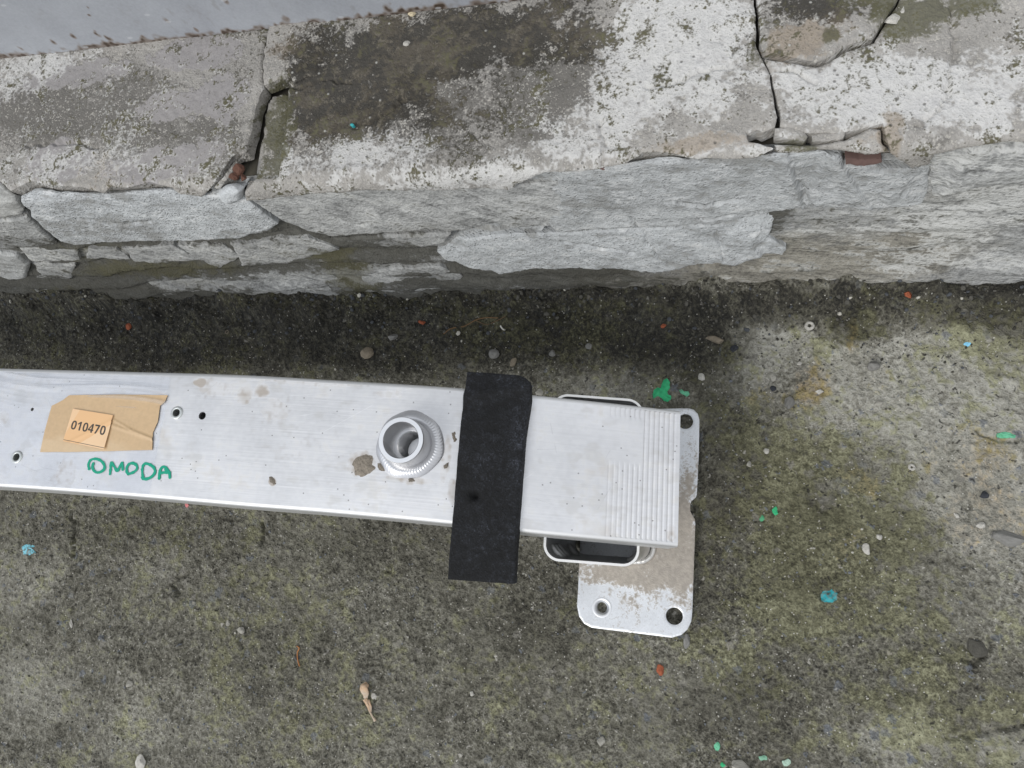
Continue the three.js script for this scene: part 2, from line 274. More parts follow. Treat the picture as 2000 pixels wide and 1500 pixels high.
const tWhite = blobs([[1690, 150, 200, 80, .25], [1850, 230, 180, 60, .45], [1250, 210, 180, 80, .3], [1050, 330, 160, 40, .6], [540, 320, 60, 40, .4], [1330, 70, 170, 110, 1.2], [1250, 130, 120, 130, .9], [1390, 170, 110, 80, .6], [1150, 260, 130, 60, .6], [760, 300, 110, 60, .6], [650, 320, 90, 40, .5], [900, 350, 200, 20, .8], [1560, 150, 110, 40, .6], [1750, 170, 120, 70, .8], [1900, 180, 160, 90, .9], [1430, 280, 140, 30, .7], [1640, 200, 180, 70, .6], [30, 150, 120, 50, .6], [120, 110, 110, 40, .5], [100, 330, 200, 50, .4]], plOf);
const tSmooth = blobs([[330, 215, 60, 30, 1.1], [430, 200, 70, 50, 1], [160, 150, 120, 30, .8], [390, 110, 110, 40, .9], [120, 320, 80, 50, .8], [300, 330, 120, 40, .7], [40, 190, 60, 60, .3], [390, 310, 70, 40, .5]], plOf);
const topCrack = [[[692, 252], [725, 242], [760, 222], [786, 200], [812, 190]], [[1856, 20], [1860, 110], [1850, 185], [1830, 225], [1790, 250]], [[1508, 148], [1540, 140], [1575, 158], [1592, 170]], [[560, 178], [600, 172], [640, 158], [690, 168]], [[1270, 175], [1330, 168], [1350, 150], [1400, 140], [1440, 130]], [[60, 290], [130, 282], [200, 292]], [[1176, 240], [1178, 300], [1172, 322]]].map(l => l.map(([x, y]) => plOf(x, y)));
const faceCrack = [[[1542, 318], [1552, 350], [1572, 385], [1600, 418]], [[1368, 426], [1440, 421], [1500, 417]], [[1236, 428], [1260, 462], [1288, 500]], [[1398, 452], [1412, 500]], [[1052, 448], [1066, 432], [1030, 428]], [[1100, 470], [1180, 482], [1240, 488]], [[640, 425], [690, 440], [720, 436]], [[150, 430], [230, 436], [300, 430]], [[1650, 322], [1700, 330], [1740, 336]], [[1300, 395], [1380, 400], [1450, 392]]].map(l => l.map(([x, y]) => plOf(x, y)));
const tTan = blobs([[1560, 95, 80, 40, 1.1], [1610, 60, 90, 40, .5], [1400, 280, 90, 24, .9], [1330, 292, 70, 16, .6], [1740, 270, 30, 50, .8], [200, 340, 60, 40, .4], [560, 110, 40, 50, .6], [1700, 270, 40, 20, .5]], plOf);
const K_ = { base: [.385, .365, .335], grime: [.118, .110, .097], black: [.036, .032, .025], brown: [.074, .061, .043], white: [.64, .63, .605], smooth: [.335, .315, .312] };
function topCol(x, s, o) {
  const wx = x + (n2(x * 130, s * 130) - .5) * .0015, wy = s + (n2(x * 130 + 40, s * 130) - .5) * .0015;
  const gr1 = grains(x * 620, s * 620, 27), gr2 = grains(x * 1200, s * 1200, 57), fine = pink(wx * 400, wy * 400, 3) * .62 + gr1 * .34 + gr2 * .26, mid = pink(wx * 55, wy * 55, 4, .92), big = pink(x * 12 + 3, s * 14, 3), cl = n2(x * 34 + 60, s * 34);
  const sp = fine * lerp(.9, 1.9, cl) + gr1 * .4;       // the speckle is strong in some places and faint in others
  o[0] = K_.base[0]; o[1] = K_.base[1]; o[2] = K_.base[2]; let h = .5 + fine * .16 + mid * .12;
  const b = clamp(1 + mid * .20 + big * .14 + fine * .20, .4, 1.6); o[0] *= b; o[1] *= b; o[2] *= b;
  const sm = tSmooth(x, s), sk = ss(-.10, .10, sm * 1.25 + mid * .42 + fine * .10 - .40); mixc(o, [K_.smooth[0] * (1 + fine * .07), K_.smooth[1] * (1 + fine * .07), K_.smooth[2] * (1 + fine * .07)], .8 * sk); h = lerp(h, .66 + fine * .03, sk * .8);
  const gq = tGrime(x, s), gm = ss(-.45, .45, gq * 1.25 - .50 + mid * .60 + sp * .36 + big * .24) * (1 - .9 * sk); mixc(o, K_.grime, .80 * gm);
  mixc(o, [.56, .53, .47], .7 * ss(.55, 1.05, -sp * .75 - mid * .4) * (1 - sk));        // pale crust flecks among the grime
  const wq = tWhite(x, s), wm = ss(-.30, .30, wq * 1.1 - .42 + mid * .62 + big * .22 - fine * .30); mixc(o, [K_.white[0] * (1 + mid * .08 + fine * .08), K_.white[1] * (1 + mid * .08 + fine * .08), K_.white[2] * (1 + mid * .07 + fine * .08)], .86 * wm); h += wm * .10;
  mixc(o, K_.grime, .6 * ss(.72, 1.0, pink(x * 24 + 31, s * 30, 3) * .8 + sp * .34) * (1 - sk * .8));
  const tn = tTan(x, s); mixc(o, [.34 * b, .285 * b, .225 * b], .8 * ss(-.2, .4, tn - .4 + mid * .4 + fine * .15));
  const m = tMoss(x, s), mm = ss(-.45, .45, m * 1.16 - .64 + mid * .82 + sp * .36), kb = ss(-.5, .5, mid + big); mixc(o, [lerp(K_.black[0], K_.brown[0], kb), lerp(K_.black[1], K_.brown[1], kb), lerp(K_.black[2], K_.brown[2], kb)], .92 * mm);
  if (mm > .1) mixc(o, [.19, .168, .13], .6 * ss(.4, 1.0, -fine * .8 + pink(x * 130, s * 130, 3) * .8) * mm);
  const gr = tGreen(x, s); mixc(o, [.088 * b, .084 * b, .044 * b], .82 * ss(-.4, .4, gr * 1.0 - .5 + mid * .55 + fine * .4));
  const w = worley(x * 200, s * 200, 37); if (w.h < .02) { const q = ss(.34, .14, w.f); mixc(o, [.52, .51, .47], q * .7); h += q * .2; } else if (w.h > .97 && wm > .4) { const q = ss(.34, .1, w.f); mixc(o, K_.grime, q * .75); h -= q * .3; }
  const g = clamp(1 + fine * .085, .6, 1.3); o[0] *= g; o[1] *= g; o[2] *= g; o[3] = h;
}
const fDamp = blobs([[250, 484, 320, 9, .8], [250, 516, 330, 12, 1], [620, 462, 120, 9, .8], [640, 524, 260, 10, .8], [200, 590, 300, 16, .8], [250, 530, 330, 22, 1.1], [560, 480, 260, 24, 1.0], [180, 555, 130, 30, 1.1], [60, 570, 140, 40, 1.1], [700, 500, 260, 22, 1.0], [980, 535, 260, 22, 1.1], [850, 560, 330, 22, .8], [1200, 545, 220, 24, .7], [60, 480, 140, 18, .7], [330, 480, 330, 14, .9], [1500, 450, 60, 40, .7], [300, 590, 330, 26, 1.2], [1000, 585, 400, 20, .9], [1650, 580, 400, 20, .8], [470, 560, 60, 40, .4], [590, 460, 90, 20, .9]], plOf);
const fOlive = blobs([[300, 530, 220, 14, 1], [680, 540, 60, 50, 1], [160, 500, 120, 16, .6], [130, 575, 90, 14, .8], [560, 500, 200, 10, .7]], plOf);
const fWhite = blobs([[1900, 430, 170, 60, 1.1], [1820, 510, 160, 30, 1], [1950, 300, 130, 40, 1], [1700, 450, 130, 30, .7], [540, 480, 140, 20, .6], [330, 500, 330, 25, .5], [1600, 560, 160, 30, .4], [600, 550, 200, 25, .5], [1050, 545, 200, 16, .5], [1850, 350, 120, 40, .6], [700, 400, 200, 40, .35], [90, 510, 110, 30, .6]], plOf);
const fTan = blobs([[1600, 520, 300, 60, 1], [1300, 555, 260, 40, .9], [1850, 480, 140, 50, .6], [1900, 390, 150, 30, .4], [300, 580, 300, 30, .5]], plOf);
const faceTone = dampK => function (x, s, o) {
  const sl = s * .94 - x * lerp(.45, .12, ss(-.35, -.1, x)), fine = pink(x * 380, s * 400, 3) * .6 + grains(x * 600, s * 640, 27) * .36 + grains(x * 1150, s * 1200, 57) * .24, mid = pink(x * 48, s * 70, 4, .92), big = pink(x * 10, s * 20, 3);
  const st = pink(x * 38, sl * 330, 4, .9), st2 = pink(x * 14 + 4, sl * 120, 3);      // trowel and broom drag marks
  const bs = dampK < .5 ? .43 : .37; o[0] = bs; o[1] = bs * 1.005; o[2] = bs * .975; let h = .5 + st * .10 + fine * .16 + mid * .20;
  const tn = fTan(x, s); mixc(o, [.25, .23, .185], .8 * ss(-.35, .5, tn * .9 - .4 + big * .2 + mid * .15));
  const k = clamp(1 + st * .15 + mid * .30 + st2 * .14 + fine * .26, .3, 1.9); o[0] *= k; o[1] *= k; o[2] *= k;
  const w = fWhite(x, s); mixc(o, [.58, .58, .555], .85 * ss(-.25, .35, w * .72 - .50 + st * .30 + st2 * .34 + mid * .55 + fine * .2)); mixc(o, [.50, .50, .475], .6 * ss(.45, 1.0, st * .5 + mid * .7));
  const d = fDamp(x, s) * dampK, dk = ss(-.4, .4, d * (dampK > .5 ? 1.3 : .95) - .60 + big * .3 + mid * .5 + st * .3 + fine * .25); mixc(o, [.060, .057, .044], .88 * dk);
  const ol = fOlive(x, s) * (.4 + .6 * dampK); mixc(o, [.080, .073, .030], .7 * ss(-.4, .5, ol * .9 - .5 + mid * .25 + fine * .15));
  o[3] = h;
};
const faceCol = faceTone(1), smearCol = faceTone(.25);
const cemCol = (tone, pits = 1, tan = 0) => (x, s, o) => {
  const fine = pink(x * 420, s * 440, 3) * .5 + grains(x * 620, s * 660, 27) * .40 + grains(x * 1150, s * 1200, 57) * .26, mid = pink(x * 40, s * 70, 4, .9), big = pink(x * 11, s * 18, 3), st = pink(x * 40 + s * 25, s * 180 - x * 25, 3);
  const t = tone * clamp(1 + fine * .24 + mid * .16 + big * .14 + st * .07, .4, 1.7); o[0] = t * (.975 + .05 * tan); o[1] = t * (1.005 - .005 * tan); o[2] = t * (1.01 - .10 * tan);
  let h = .5 + fine * .26 + mid * .14 + st * .07;
  mixc(o, [tone * 1.35, tone * 1.35, tone * 1.32], .55 * ss(.3, .9, st * .7 + mid * .6 + fine * .3)); mixc(o, [tone * .58, tone * .57, tone * .53], .55 * ss(.3, .9, -mid * .7 - big * .5 - st * .4 + fine * .3));
  const wx = x + (n2(x * 300, s * 300) - .5) * .004, w = worley(wx * 300 + s * 60, s * 420 + wx * 40, 47); if (w.h < .26 * pits) { const m = ss(.46, .15, w.f + hash(w.i, w.j, 5) * .15); h -= .45 * m; mixc(o, [tone * .5, tone * .5, tone * .48], m * .5); }  // pits: relief, with a little of their shade darkened into the colour
  o[3] = h;
};
// colour sheets that neighbouring pieces share, each a stretch of the wall
const band = (rows, v0, v1, col, tx = .00033) => rows.map(([a, b]) => ({ a, b, v0, v1, t: bake(a, b, v0, v1, tx, col) }));
const SMEAR = band([[-1.02, -.5], [-.66, -.02], [-.16, .36]], -.02, FL + .012, smearCol, .0005);
const FACE = band([[-1.02, -.5], [-.66, -.02], [-.16, .36]], -.02, FL + .012, faceCol, .0004);
const TOP = band([[-.92, -.36], [-.52, .1], [-.08, .36]], -.215, .02, topCol);
function skin(g, set, x0, x1, bump) {                 // choose the stretch that holds the piece, and lay its uv on it
  const [u0, u1, v0, v1] = g.userData.b, q = set.slice().sort((p, r) => (Math.min(x1, r.b) - Math.max(x0, r.a)) - (Math.min(x1, p.b) - Math.max(x0, p.a)))[0], uv = g.attributes.uv;
  for (let i = 0; i < uv.count; i++) uv.setXY(i, (u0 + uv.getX(i) * (u1 - u0) - q.a) / (q.b - q.a), (v0 + uv.getY(i) * (v1 - v0) - q.v0) / (q.v1 - q.v0));
  q.m ??= std({ map: q.t.map, bumpMap: q.t.bumpMap, bumpScale: bump * 1.9, roughness: .92 }); return q.m;
}
const fDeep = blobs([[580, 452, 60, 14], [660, 458, 70, 8], [760, 455, 90, 8], [850, 452, 70, 9], [900, 460, 60, 12], [1000, 452, 70, 8], [1100, 454, 80, 7], [1200, 449, 90, 7], [1300, 445, 90, 7], [1400, 438, 70, 7], [1066, 432, 18, 20], [975, 440, 18, 14], [300, 475, 200, 8], [60, 430, 40, 14], [90, 460, 40, 20], [1050, 522, 220, 10], [1300, 524, 120, 8], [515, 415, 30, 30]], plOf);
const plSw = [[1545, 330, .25, .0035], [1600, 330, -.1, -.003], [1660, 350, .5, .003], [1350, 340, .3, .0012]].map(([a, b, c, e]) => [...plOf(a, b), c, e]);                    // trowel drags in the wide patch
const plinth = thing('plinth_wall', 'low weathered concrete plinth wall with cracked slabs and smeared cement patches', 'wall', null, [-.35, 0, LZ]);
{ // body of the wall behind the slabs and patches, trowelled in rough ledges
  const ledge = (x, s) => {
    let h = -.0085 + (fbm(x * 22, s * 60, 3) - .5) * .006;
    if (s > 0) {
      const wv = (fbm(x * 9, 7, 3) - .5) * .035, t = s + wv, L = ss(.1, .5, -x);
      h -= .010 * clamp(fDeep(x, s));
      for (const [c, a] of [[.105, .006], [.135, .005], [.165, .008], [.195, .006], [.222, .005]]) { const e = t - c; h += a * lerp(.35, 1, L) * (ss(-.028, -.002, e) * (1 - ss(0, .006, e))); }
      h += .010 * ss(.16, .24, s) + (n2(x * 160, s * 420) - .5) * .0016;
    } else h -= .006;
    return h;
  };
  for (const [a, b] of [[-1.45, -.58], [-.58, -.06], [-.06, .6]]) {
    const g = sheet({ bounds: [a, b, -.02, FL + .01], cell: .0022, map: plMap, H: ledge });
    part('wall_face', g, skin(g, FACE, Math.max(a, -1.02), Math.min(b, .36), .0016), plinth);
  }
  const bx = new THREE.BoxGeometry(2.05, WH - .03, .36); bx.translate(-.425, (WH - .03) / 2 - .01, LZ - .18 - .012);
  const tp = new THREE.PlaneGeometry(2.05, .36); tp.rotateX(-Math.PI / 2); tp.translate(-.425, WH - .017, LZ - .18 - .006);
  const tm = bake(-1.45, .6, -.37, 0, .0015, (x, s, o) => { const a = fbm(x * 60, s * 60, 4); o[0] = .075 * (.5 + a); o[1] = .068 * (.5 + a); o[2] = .052 * (.5 + a); o[3] = a; });
  part('wall_core', mergeGeometries([bx, tp]), std({ map: tm.map, bumpMap: tm.bumpMap, bumpScale: .003, roughness: .95 }), plinth);
}
function slab(name, outline, { lift = 0, thick = .014, rough = .0012, round = .002, wav = .004, grow = 0, fade = null, col = topCol, cell = .0017, texel = .00036, bump = .0012, extra, tilt = 0, label, freq = 120 }) {
  const poly = roughen(pp(outline), .0028, rough, freq); const fd = fade && blobs(fade, plOf); let sm = 0; for (const q of poly) sm += q[1] / poly.length;
  const H = (x, s, d) => { const cq = s < .012 ? trench(topCrack, x + (n2(x * 170, s * 170) - .5) * .006, s + (n2(x * 170 + 30, s * 170) - .5) * .006) : trench(faceCrack, x + (n2(x * 170, s * 170) - .5) * .005, s + (n2(x * 170 + 30, s * 170) - .5) * .005), ck = cq < .003 ? .0030 * ss(.0024, .0006, cq) : 0, e = d < round ? round - Math.sqrt(Math.max(0, round * round - (round - d) * (round - d))) : 0; return lift - ck + grow * (s - sm) - (fd ? .0055 * clamp(fd(x, s)) : 0) - e * .9 + (fbm(x * 24 + 5, s * 24, 4) - .5) * wav + (fbm(x * 150, s * 150, 2) - .5) * .0012 + (extra ? extra(x, s, d) : 0); };
  const g = sheet({ polys: [poly], map: plMap, cell, H, skirt: thick });
  const [a, b, c, e] = g.userData.b;
  if (col === topCol || col === faceCol || col === smearCol) return part(name, g, skin(g, col === topCol ? TOP : col === faceCol ? FACE : SMEAR, Math.max(a, -.86), Math.min(b, .32), .0014), plinth, label);
  const t = bake(a, b, c, e, texel, col);
  return part(name, g, std({ map: t.map, bumpMap: t.bumpMap, bumpScale: bump, roughness: .92 }), plinth, label);
}
// coping slabs
slab('coping_slab', [[-330, 130], [-330, 60], [300, 40], [533, 20], [529, 56], [518, 105], [516, 150], [519, 175], [504, 210], [497, 252], [484, 300], [458, 308], [440, 333], [420, 360], [402, 377], [378, 370], [329, 365], [294, 358], [252, 368], [224, 367], [203, 377], [168, 368], [105, 365], [63, 357], [28, 377], [0, 352], [-330, 375]], { lift: .0055, label: 'pale grey slab with lichen speckle left of the crack' });
slab('coping_slab', [[566, 178], [575, 150], [590, 110], [596, 60], [600, 15], [1000, -60], [1471, -110], [1471, 0], [1475, 50], [1476, 95], [1486, 117], [1501, 147], [1511, 200], [1517, 232], [1512, 252], [1490, 262], [1478, 256], [1458, 262], [1462, 280], [1512, 294], [1468, 308], [1363, 311], [1300, 300], [1258, 300], [1223, 319], [1125, 332], [1062, 335], [995, 365], [845, 365], [705, 365], [600, 374], [483, 388], [479, 372], [500, 352], [546, 348], [553, 300], [562, 250]], { lift: .004, label: 'long slab stained black with moss, white toward its right end', extra: (x, s, d) => .0014 * ss(.5, .56, fbm(x * 16 + 8, s * 22, 3)) });
slab('coping_slab', [[1492, 122], [1545, 126], [1592, 134], [1620, 124], [1650, 106], [1706, 88], [1731, 47], [1762, -5], [1790, -110], [2300, -110], [2300, 262], [1960, 278], [1880, 288], [1824, 296], [1816, 314], [1780, 322], [1737, 296], [1722, 244], [1700, 252], [1650, 262], [1580, 262], [1523, 250], [1525, 228], [1516, 190], [1505, 147]], { lift: .004, label: 'whitish slab at the right end' });
slab('slab_chunk', [[533, 56], [560, 20], [660, 6], [662, 60], [640, 110], [622, 149], [606, 154], [592, 164], [581, 170], [574, 160], [560, 163], [545, 168], [522, 174], [521, 140], [523, 105]], { lift: .0085, thick: .014, rough: .0016, label: 'brown broken piece of slab beside the crack', extra: x => -.004 * ss(plOf(585, 100)[0], plOf(650, 100)[0], x) });
slab('slab_chunk', [[1477, -110], [1477, 0], [1482, 52], [1482, 87], [1489, 113], [1545, 121], [1590, 130], [1615, 121], [1646, 101], [1702, 84], [1727, 45], [1757, -4], [1785, -110]], { lift: .0095, thick: .016, wav: .007, round: .003, rough: .0018, label: 'tan broken piece of slab in the right corner' });
slab('mossy_bed', [[512, 196], [524, 176], [566, 172], [562, 250], [552, 305], [546, 352], [500, 355], [488, 340], [492, 300], [505, 250], [508, 215]], { lift: -.007, thick: .01, wav: .003, round: .004 });
slab('mortar_chip', [[460, 310], [463, 318], [445, 345], [428, 371], [414, 371], [438, 340]], { lift: .0005, thick: .012, round: .002, wav: .001 });
slab('mortar_chip', [[1512, 254], [1535, 248], [1565, 252], [1580, 268], [1570, 277], [1540, 274], [1516, 266]], { lift: .0028, thick: .012, round: .0012, rough: .0018, wav: .005 });
slab('mortar_chip', [[1588, 264], [1620, 260], [1646, 256], [1648, 268], [1640, 275], [1600, 276], [1586, 278]], { lift: .0022, thick: .01, round: .0012, rough: .0018, wav: .005 });
slab('mortar_chip', [[1514, 280], [1585, 282], [1650, 272], [1700, 250], [1720, 252], [1726, 285], [1736, 300], [1690, 303], [1640, 296], [1600, 293], [1560, 300], [1522, 303]], { lift: .0005, thick: .01, round: .003, wav: .005 });
slab('mortar_chip', [[332, 366], [376, 372], [402, 380], [395, 385], [350, 380]], { lift: .001, thick: .008, round: .002, wav: .001 });
slab('mortar_lump', [[425, 378], [440, 362], [458, 358], [474, 368], [474, 386], [455, 398], [432, 392]], { lift: .006, thick: .014, round: .009, wav: .006, col: cemCol(.52, .3) });
// cement trowelled over the face
slab('cement_patch', [[36, 382], [64, 364], [105, 371], [203, 382], [252, 374], [329, 371], [350, 384], [400, 389], [440, 380], [478, 390], [545, 438], [520, 452], [470, 463], [378, 470], [260, 468], [200, 472], [150, 477], [118, 470], [60, 425], [58, 412], [46, 405]], { lift: .0005, grow: .05, thick: .016, round: .002, wav: .005, rough: .0030, freq: 70, col: cemCol(.52, 1.3), bump: .0018, label: 'pale pitted cement patch below the left slab' });
slab('cement_patch', [[486, 391], [600, 378], [705, 370], [845, 369], [995, 370], [1090, 360], [1130, 400], [1090, 440], [1000, 446], [965, 438], [900, 452], [840, 450], [760, 455], [650, 463], [600, 453], [550, 434]], { lift: -.001, grow: .02, thick: .014, round: .0015, wav: .006, col: smearCol, label: 'grey streaked cement strip under the long slab' });
slab('cement_patch', [[1010, 380], [1062, 339], [1125, 335], [1223, 322], [1300, 304], [1363, 314], [1468, 312], [1513, 302], [1560, 300], [1600, 296], [1640, 308], [1650, 322], [1690, 330], [1780, 336], [1816, 338], [1812, 390], [1800, 410], [1740, 416], [1560, 418], [1500, 423], [1400, 436], [1280, 444], [1170, 447], [1090, 453], [1075, 440], [1062, 446], [1055, 452], [1000, 448], [985, 442], [984, 424], [990, 440], [970, 446], [945, 440], [990, 425]], { lift: -.0005, grow: .03, thick: .014, round: .0015, wav: .006, col: cemCol(.455, .5, .1), bump: .0018, label: 'wide bluish grey cement patch with drag marks', fade: [[1000, 400, 90, 60, 1.3], [1040, 350, 50, 30, 1], [1640, 424, 220, 22, 1.2], [1830, 370, 70, 80, 1.2], [1720, 415, 110, 30, 1]], extra: (x, s) => { let h = 0; for (const w of plSw) { const e = (x - w[0]) - (s - w[1]) * w[2]; h += w[3] * (ss(-.02, 0, e) - ss(0, .002, e)); } return h; } });
slab('cement_patch', [[882, 479], [890, 470], [960, 462], [1080, 457], [1280, 448], [1400, 440], [1500, 428], [1512, 440], [1500, 470], [1535, 486], [1530, 500], [1490, 496], [1440, 510], [1400, 505], [1340, 511], [1280, 522], [1200, 516], [1100, 516], [1040, 518], [980, 526], [920, 515], [870, 501], [856, 489]], { lift: .003, grow: .11, thick: .018, round: .002, wav: .006, rough: .0026, col: cemCol(.485, .7), bump: .0018, label: 'lower cement strip with a ragged bottom edge', fade: [[1490, 435, 90, 24, .7], [880, 478, 30, 14, .8], [1530, 465, 50, 50, 1.3]] });
slab('cement_patch', [[640, 467], [760, 460], [880, 456], [872, 474], [820, 485], [720, 481]], { lift: .001, thick: .01, round: .003, wav: .004, col: faceCol });
slab('cement_patch', [[-330, 380], [0, 355], [26, 380], [34, 398], [45, 412], [40, 420], [0, 428], [-330, 440]], { lift: 0, thick: .012, round: .002, wav: .006, col: cemCol(.46, .4, .6) });
slab('cement_patch', [[-330, 450], [0, 430], [52, 424], [112, 478], [60, 483], [0, 487], [-330, 500]], { lift: .001, thick: .012, round: .003, wav: .004, col: faceCol });
slab('cement_patch', [[-330, 505], [0, 490], [32, 494], [60, 513], [52, 540], [20, 543], [0, 536], [-330, 550]], { lift: .004, thick: .012, round: .004, wav: .004, col: cemCol(.46, .4, .3) });
slab('cement_patch', [[1826, 305], [1960, 284], [2300, 268], [2300, 350], [1960, 366], [1900, 374], [1824, 394], [1818, 342]], { lift: -.001, grow: .03, thick: .012, round: .0015, wav: .008, rough: .003, col: smearCol, fade: [[1815, 340, 70, 80, 1.1], [1900, 285, 160, 22, 1], [2060, 275, 160, 22, 1]] });
for (const o of [[[38, 486], [150, 491], [158, 509], [60, 511]], [[168, 491], [225, 489], [255, 507], [172, 508]], [[236, 489], [340, 484], [393, 508], [330, 515], [262, 512]], [[348, 484], [433, 483], [468, 503], [430, 521], [410, 519]], [[450, 482], [600, 468], [662, 489], [560, 514], [474, 519]], [[64, 516], [145, 518], [140, 548], [72, 545]], [[282, 551], [400, 547], [394, 584], [322, 580]], [[212, 562], [268, 555], [308, 582], [216, 597]], [[408, 547], [560, 532], [640, 532], [692, 568], [560, 577], [452, 574]], [[704, 532], [860, 522], [905, 545], [845, 567], [712, 570]], [[62, 561], [160, 559], [164, 579], [72, 577]], [[-60, 572], [0, 568], [40, 590], [10, 604], [-60, 606]], [[52, 586], [86, 586], [92, 600], [62, 603]]])
  slab('mortar_smear', o, { lift: -.0008, grow: .05, thick: .010, round: .0012, wav: .005, rough: .0034, freq: 90, col: smearCol });
// bricks showing where the render has come away
const brickMat = std({ color: new THREE.Color().setRGB(.16, .100, .086), roughness: .95 });
for (const o of [[[1166, 330], [1176, 322], [1186, 324], [1182, 334]], [[1650, 308], [1680, 314], [1722, 312], [1724, 320], [1690, 326], [1652, 322]]]) {
  const g = sheet({ polys: [roughen(pp(o), .002, .0008)], map: plMap, cell: .0015, H: (x, s) => -.001 + (fbm(x * 200, s * 200, 3) - .5) * .003, skirt: .01 }); part('brick', g, brickMat, plinth);
}

// gate of painted sheet steel standing on the plinth
const GZ = at(0, 122, WH + .006).z * .5 + at(950, 0, WH + .006).z * .5;
const gate = thing('steel_gate', 'grey painted steel gate sheet with rusty bottom edge standing on the plinth', 'gate', null, [-.4, WH + .006, GZ]);
{
  
  const spots = [[545 / 2.857, 190 / 2.857, .007], [925 / 2.857, 110 / 2.857, .006], [500 / 2.857, 85 / 2.857, .004], [410 / 2.857, 205 / 2.857, .006], [610 / 2.857, 215 / 2.857, .008], [300 / 2.857, 235 / 2.857, .007], [1090 / 2.857, 165 / 2.857, .005], [1260 / 2.857, 8 / 2.857, .006], [1600 / 2.857, 110 / 2.857, .009], [760, 18, .012], [490 / 2.857, 40 / 2.857, .003], [120 / 2.857, 270 / 2.857, .006]].map(([px, py, r]) => { const q = rayOf(px, py), t = (GZ - 0) / q.z, p = q.multiplyScalar(t).add(camera.position); return [p.x, p.y - WH - .006, r]; });
  const t = bake(-1.0, -.1, 0, .2, .00045, (x, y, o) => {
    const a1 = n2(x * 700, y * 700), a2 = n2(x * 260, y * 200), a4 = fbm(x * 30, y * 24, 4), run = fbm(x * 130, y * 14, 3);
    o[0] = .405; o[1] = .422; o[2] = .452; const g = .9 + .1 * a1 + .16 * (a4 - .5); o[0] *= g; o[1] *= g; o[2] *= g; o[4] = .42 + .15 * a4; o[3] = .5 + (a4 - .5) * .2;
    let r = ss(.009, .0005, y + (fbm(x * 60, y * 60, 3) - .5) * .014 + (a2 - .5) * .003) * .8; for (const q of spots) { const dx = (x + (a4 - .5) * .004 - q[0]) / (q[2] * .62), dy = (y + (a2 - .5) * .004 - q[1]) / (q[2] * 1.0), e = dx * dx + dy * dy; if (e < 1) r = Math.max(r, (1 - e) * .8); }
    mixc(o, [.17, .115, .07], .75 * ss(-.3, .45, r - (a2 * .5 + a4 * .5) * .9 + .05)); mixc(o, [.055, .035, .022], .9 * ss(-.1, .15, r - .55 - a2 * .5));
    const g2 = pink(x * 30, y * 40, 4); o[0] *= 1 + g2 * .04; o[1] *= 1 + g2 * .04; o[2] *= 1 + g2 * .035; mixc(o, [.27, .265, .26], .4 * ss(.7, 1.2, pink(x * 60 + 9, y * 26, 4)));
    const w = worley(x * 60, y * 130, 91); if (w.h < .05) { const m = ss(.12, .06, Math.abs(w.f - .1)); mixc(o, [.6, .61, .62], m * .5); }
  }, true);
  const sh = new THREE.BoxGeometry(.9, .2, .003, 90, 20, 1); sh.translate(-.55, WH + .006 + .1, GZ - .0015);
  part('lower_sheet', sh, new THREE.MeshStandardMaterial({ map: t.map, bumpMap: t.bumpMap, bumpScale: .0012, roughnessMap: t.roughnessMap, roughness: 1 }), gate);
  const paint = std({ color: new THREE.Color().setRGB(.335, .35, .372), roughness: .5 });
  const a = new THREE.BoxGeometry(.9, 1.4, .003); a.translate(-.55, WH + .206 + .7, GZ - .0015); part('upper_sheet', a, paint, gate);
  const b = new THREE.BoxGeometry(1.2, 1.6, .003); b.translate(-1.6, WH + .006 + .8, GZ - .0015); part('side_sheet', b, paint, gate);
  for (const x of [-2.18, -.13]) { const f = new THREE.BoxGeometry(.04, 1.6, .03); f.translate(x, WH + .806, GZ - .019); part('frame_post', f, paint, gate); }
}

// ───────────────────────── bumper beam ─────────────────────────
const BH = [[-300, .239], [0, .238], [240, .236], [480, .232], [640, .2265], [880, .2155], [1038, .205], [1185, .191], [1331, .172]];
const topPx = [[-300, 717], [0, 725], [240, 731.5], [480, 738.8], [640, 748], [880, 763], [1038, 778], [1185, 793], [1331, 809.5]];
const knots = topPx.map(([x, y], i) => { const p = at(x, y, BH[i][1]); return [p.x, p.y, p.z]; });
const cub = (K, c) => x => {                          // smooth curve through the knots
  let i = 1; while (i < K.length - 1 && x > K[i][0]) i++;
  const sl = k => k <= 0 ? (K[1][c] - K[0][c]) / (K[1][0] - K[0][0]) : k >= K.length - 1 ? (K[k][c] - K[k - 1][c]) / (K[k][0] - K[k - 1][0]) : (K[k + 1][c] - K[k - 1][c]) / (K[k + 1][0] - K[k - 1][0]);
  const a = K[i - 1], b = K[i], w = b[0] - a[0], t = (x - a[0]) / w, t2 = t * t, t3 = t2 * t;
  if (t < 0) return a[c] + sl(0) * (x - a[0]); if (t > 1) return b[c] + sl(K.length - 1) * (x - b[0]);
  return a[c] * (2 * t3 - 3 * t2 + 1) + sl(i - 1) * w * (t3 - 2 * t2 + t) + b[c] * (-2 * t3 + 3 * t2) + sl(i) * w * (t3 - t2);
};
const hB = cub(knots, 1);
function atBeam(px, py, off = 0) { let h = .22, p; for (let i = 0; i < 12; i++) { p = at(px, py, h + off); h = hB(p.x); } return p; }
const botPx = [[-300, 929], [0, 944], [240, 961], [480, 981.5], [640, 994], [880, 1016], [1020, 1032], [1180, 1047], [1322, 1060]];
const zKT = knots.map(k => [k[0], k[2]]), zKB = botPx.map(([x, y]) => { const p = atBeam(x, y); return [p.x, p.z]; });
const zTop = cub(zKT, 1), zBot = cub(zKB, 1);
const BX1 = (atBeam(1331, 809.5).x + atBeam(1322, 1060).x) / 2, BX0 = -1.15, BT = .036;
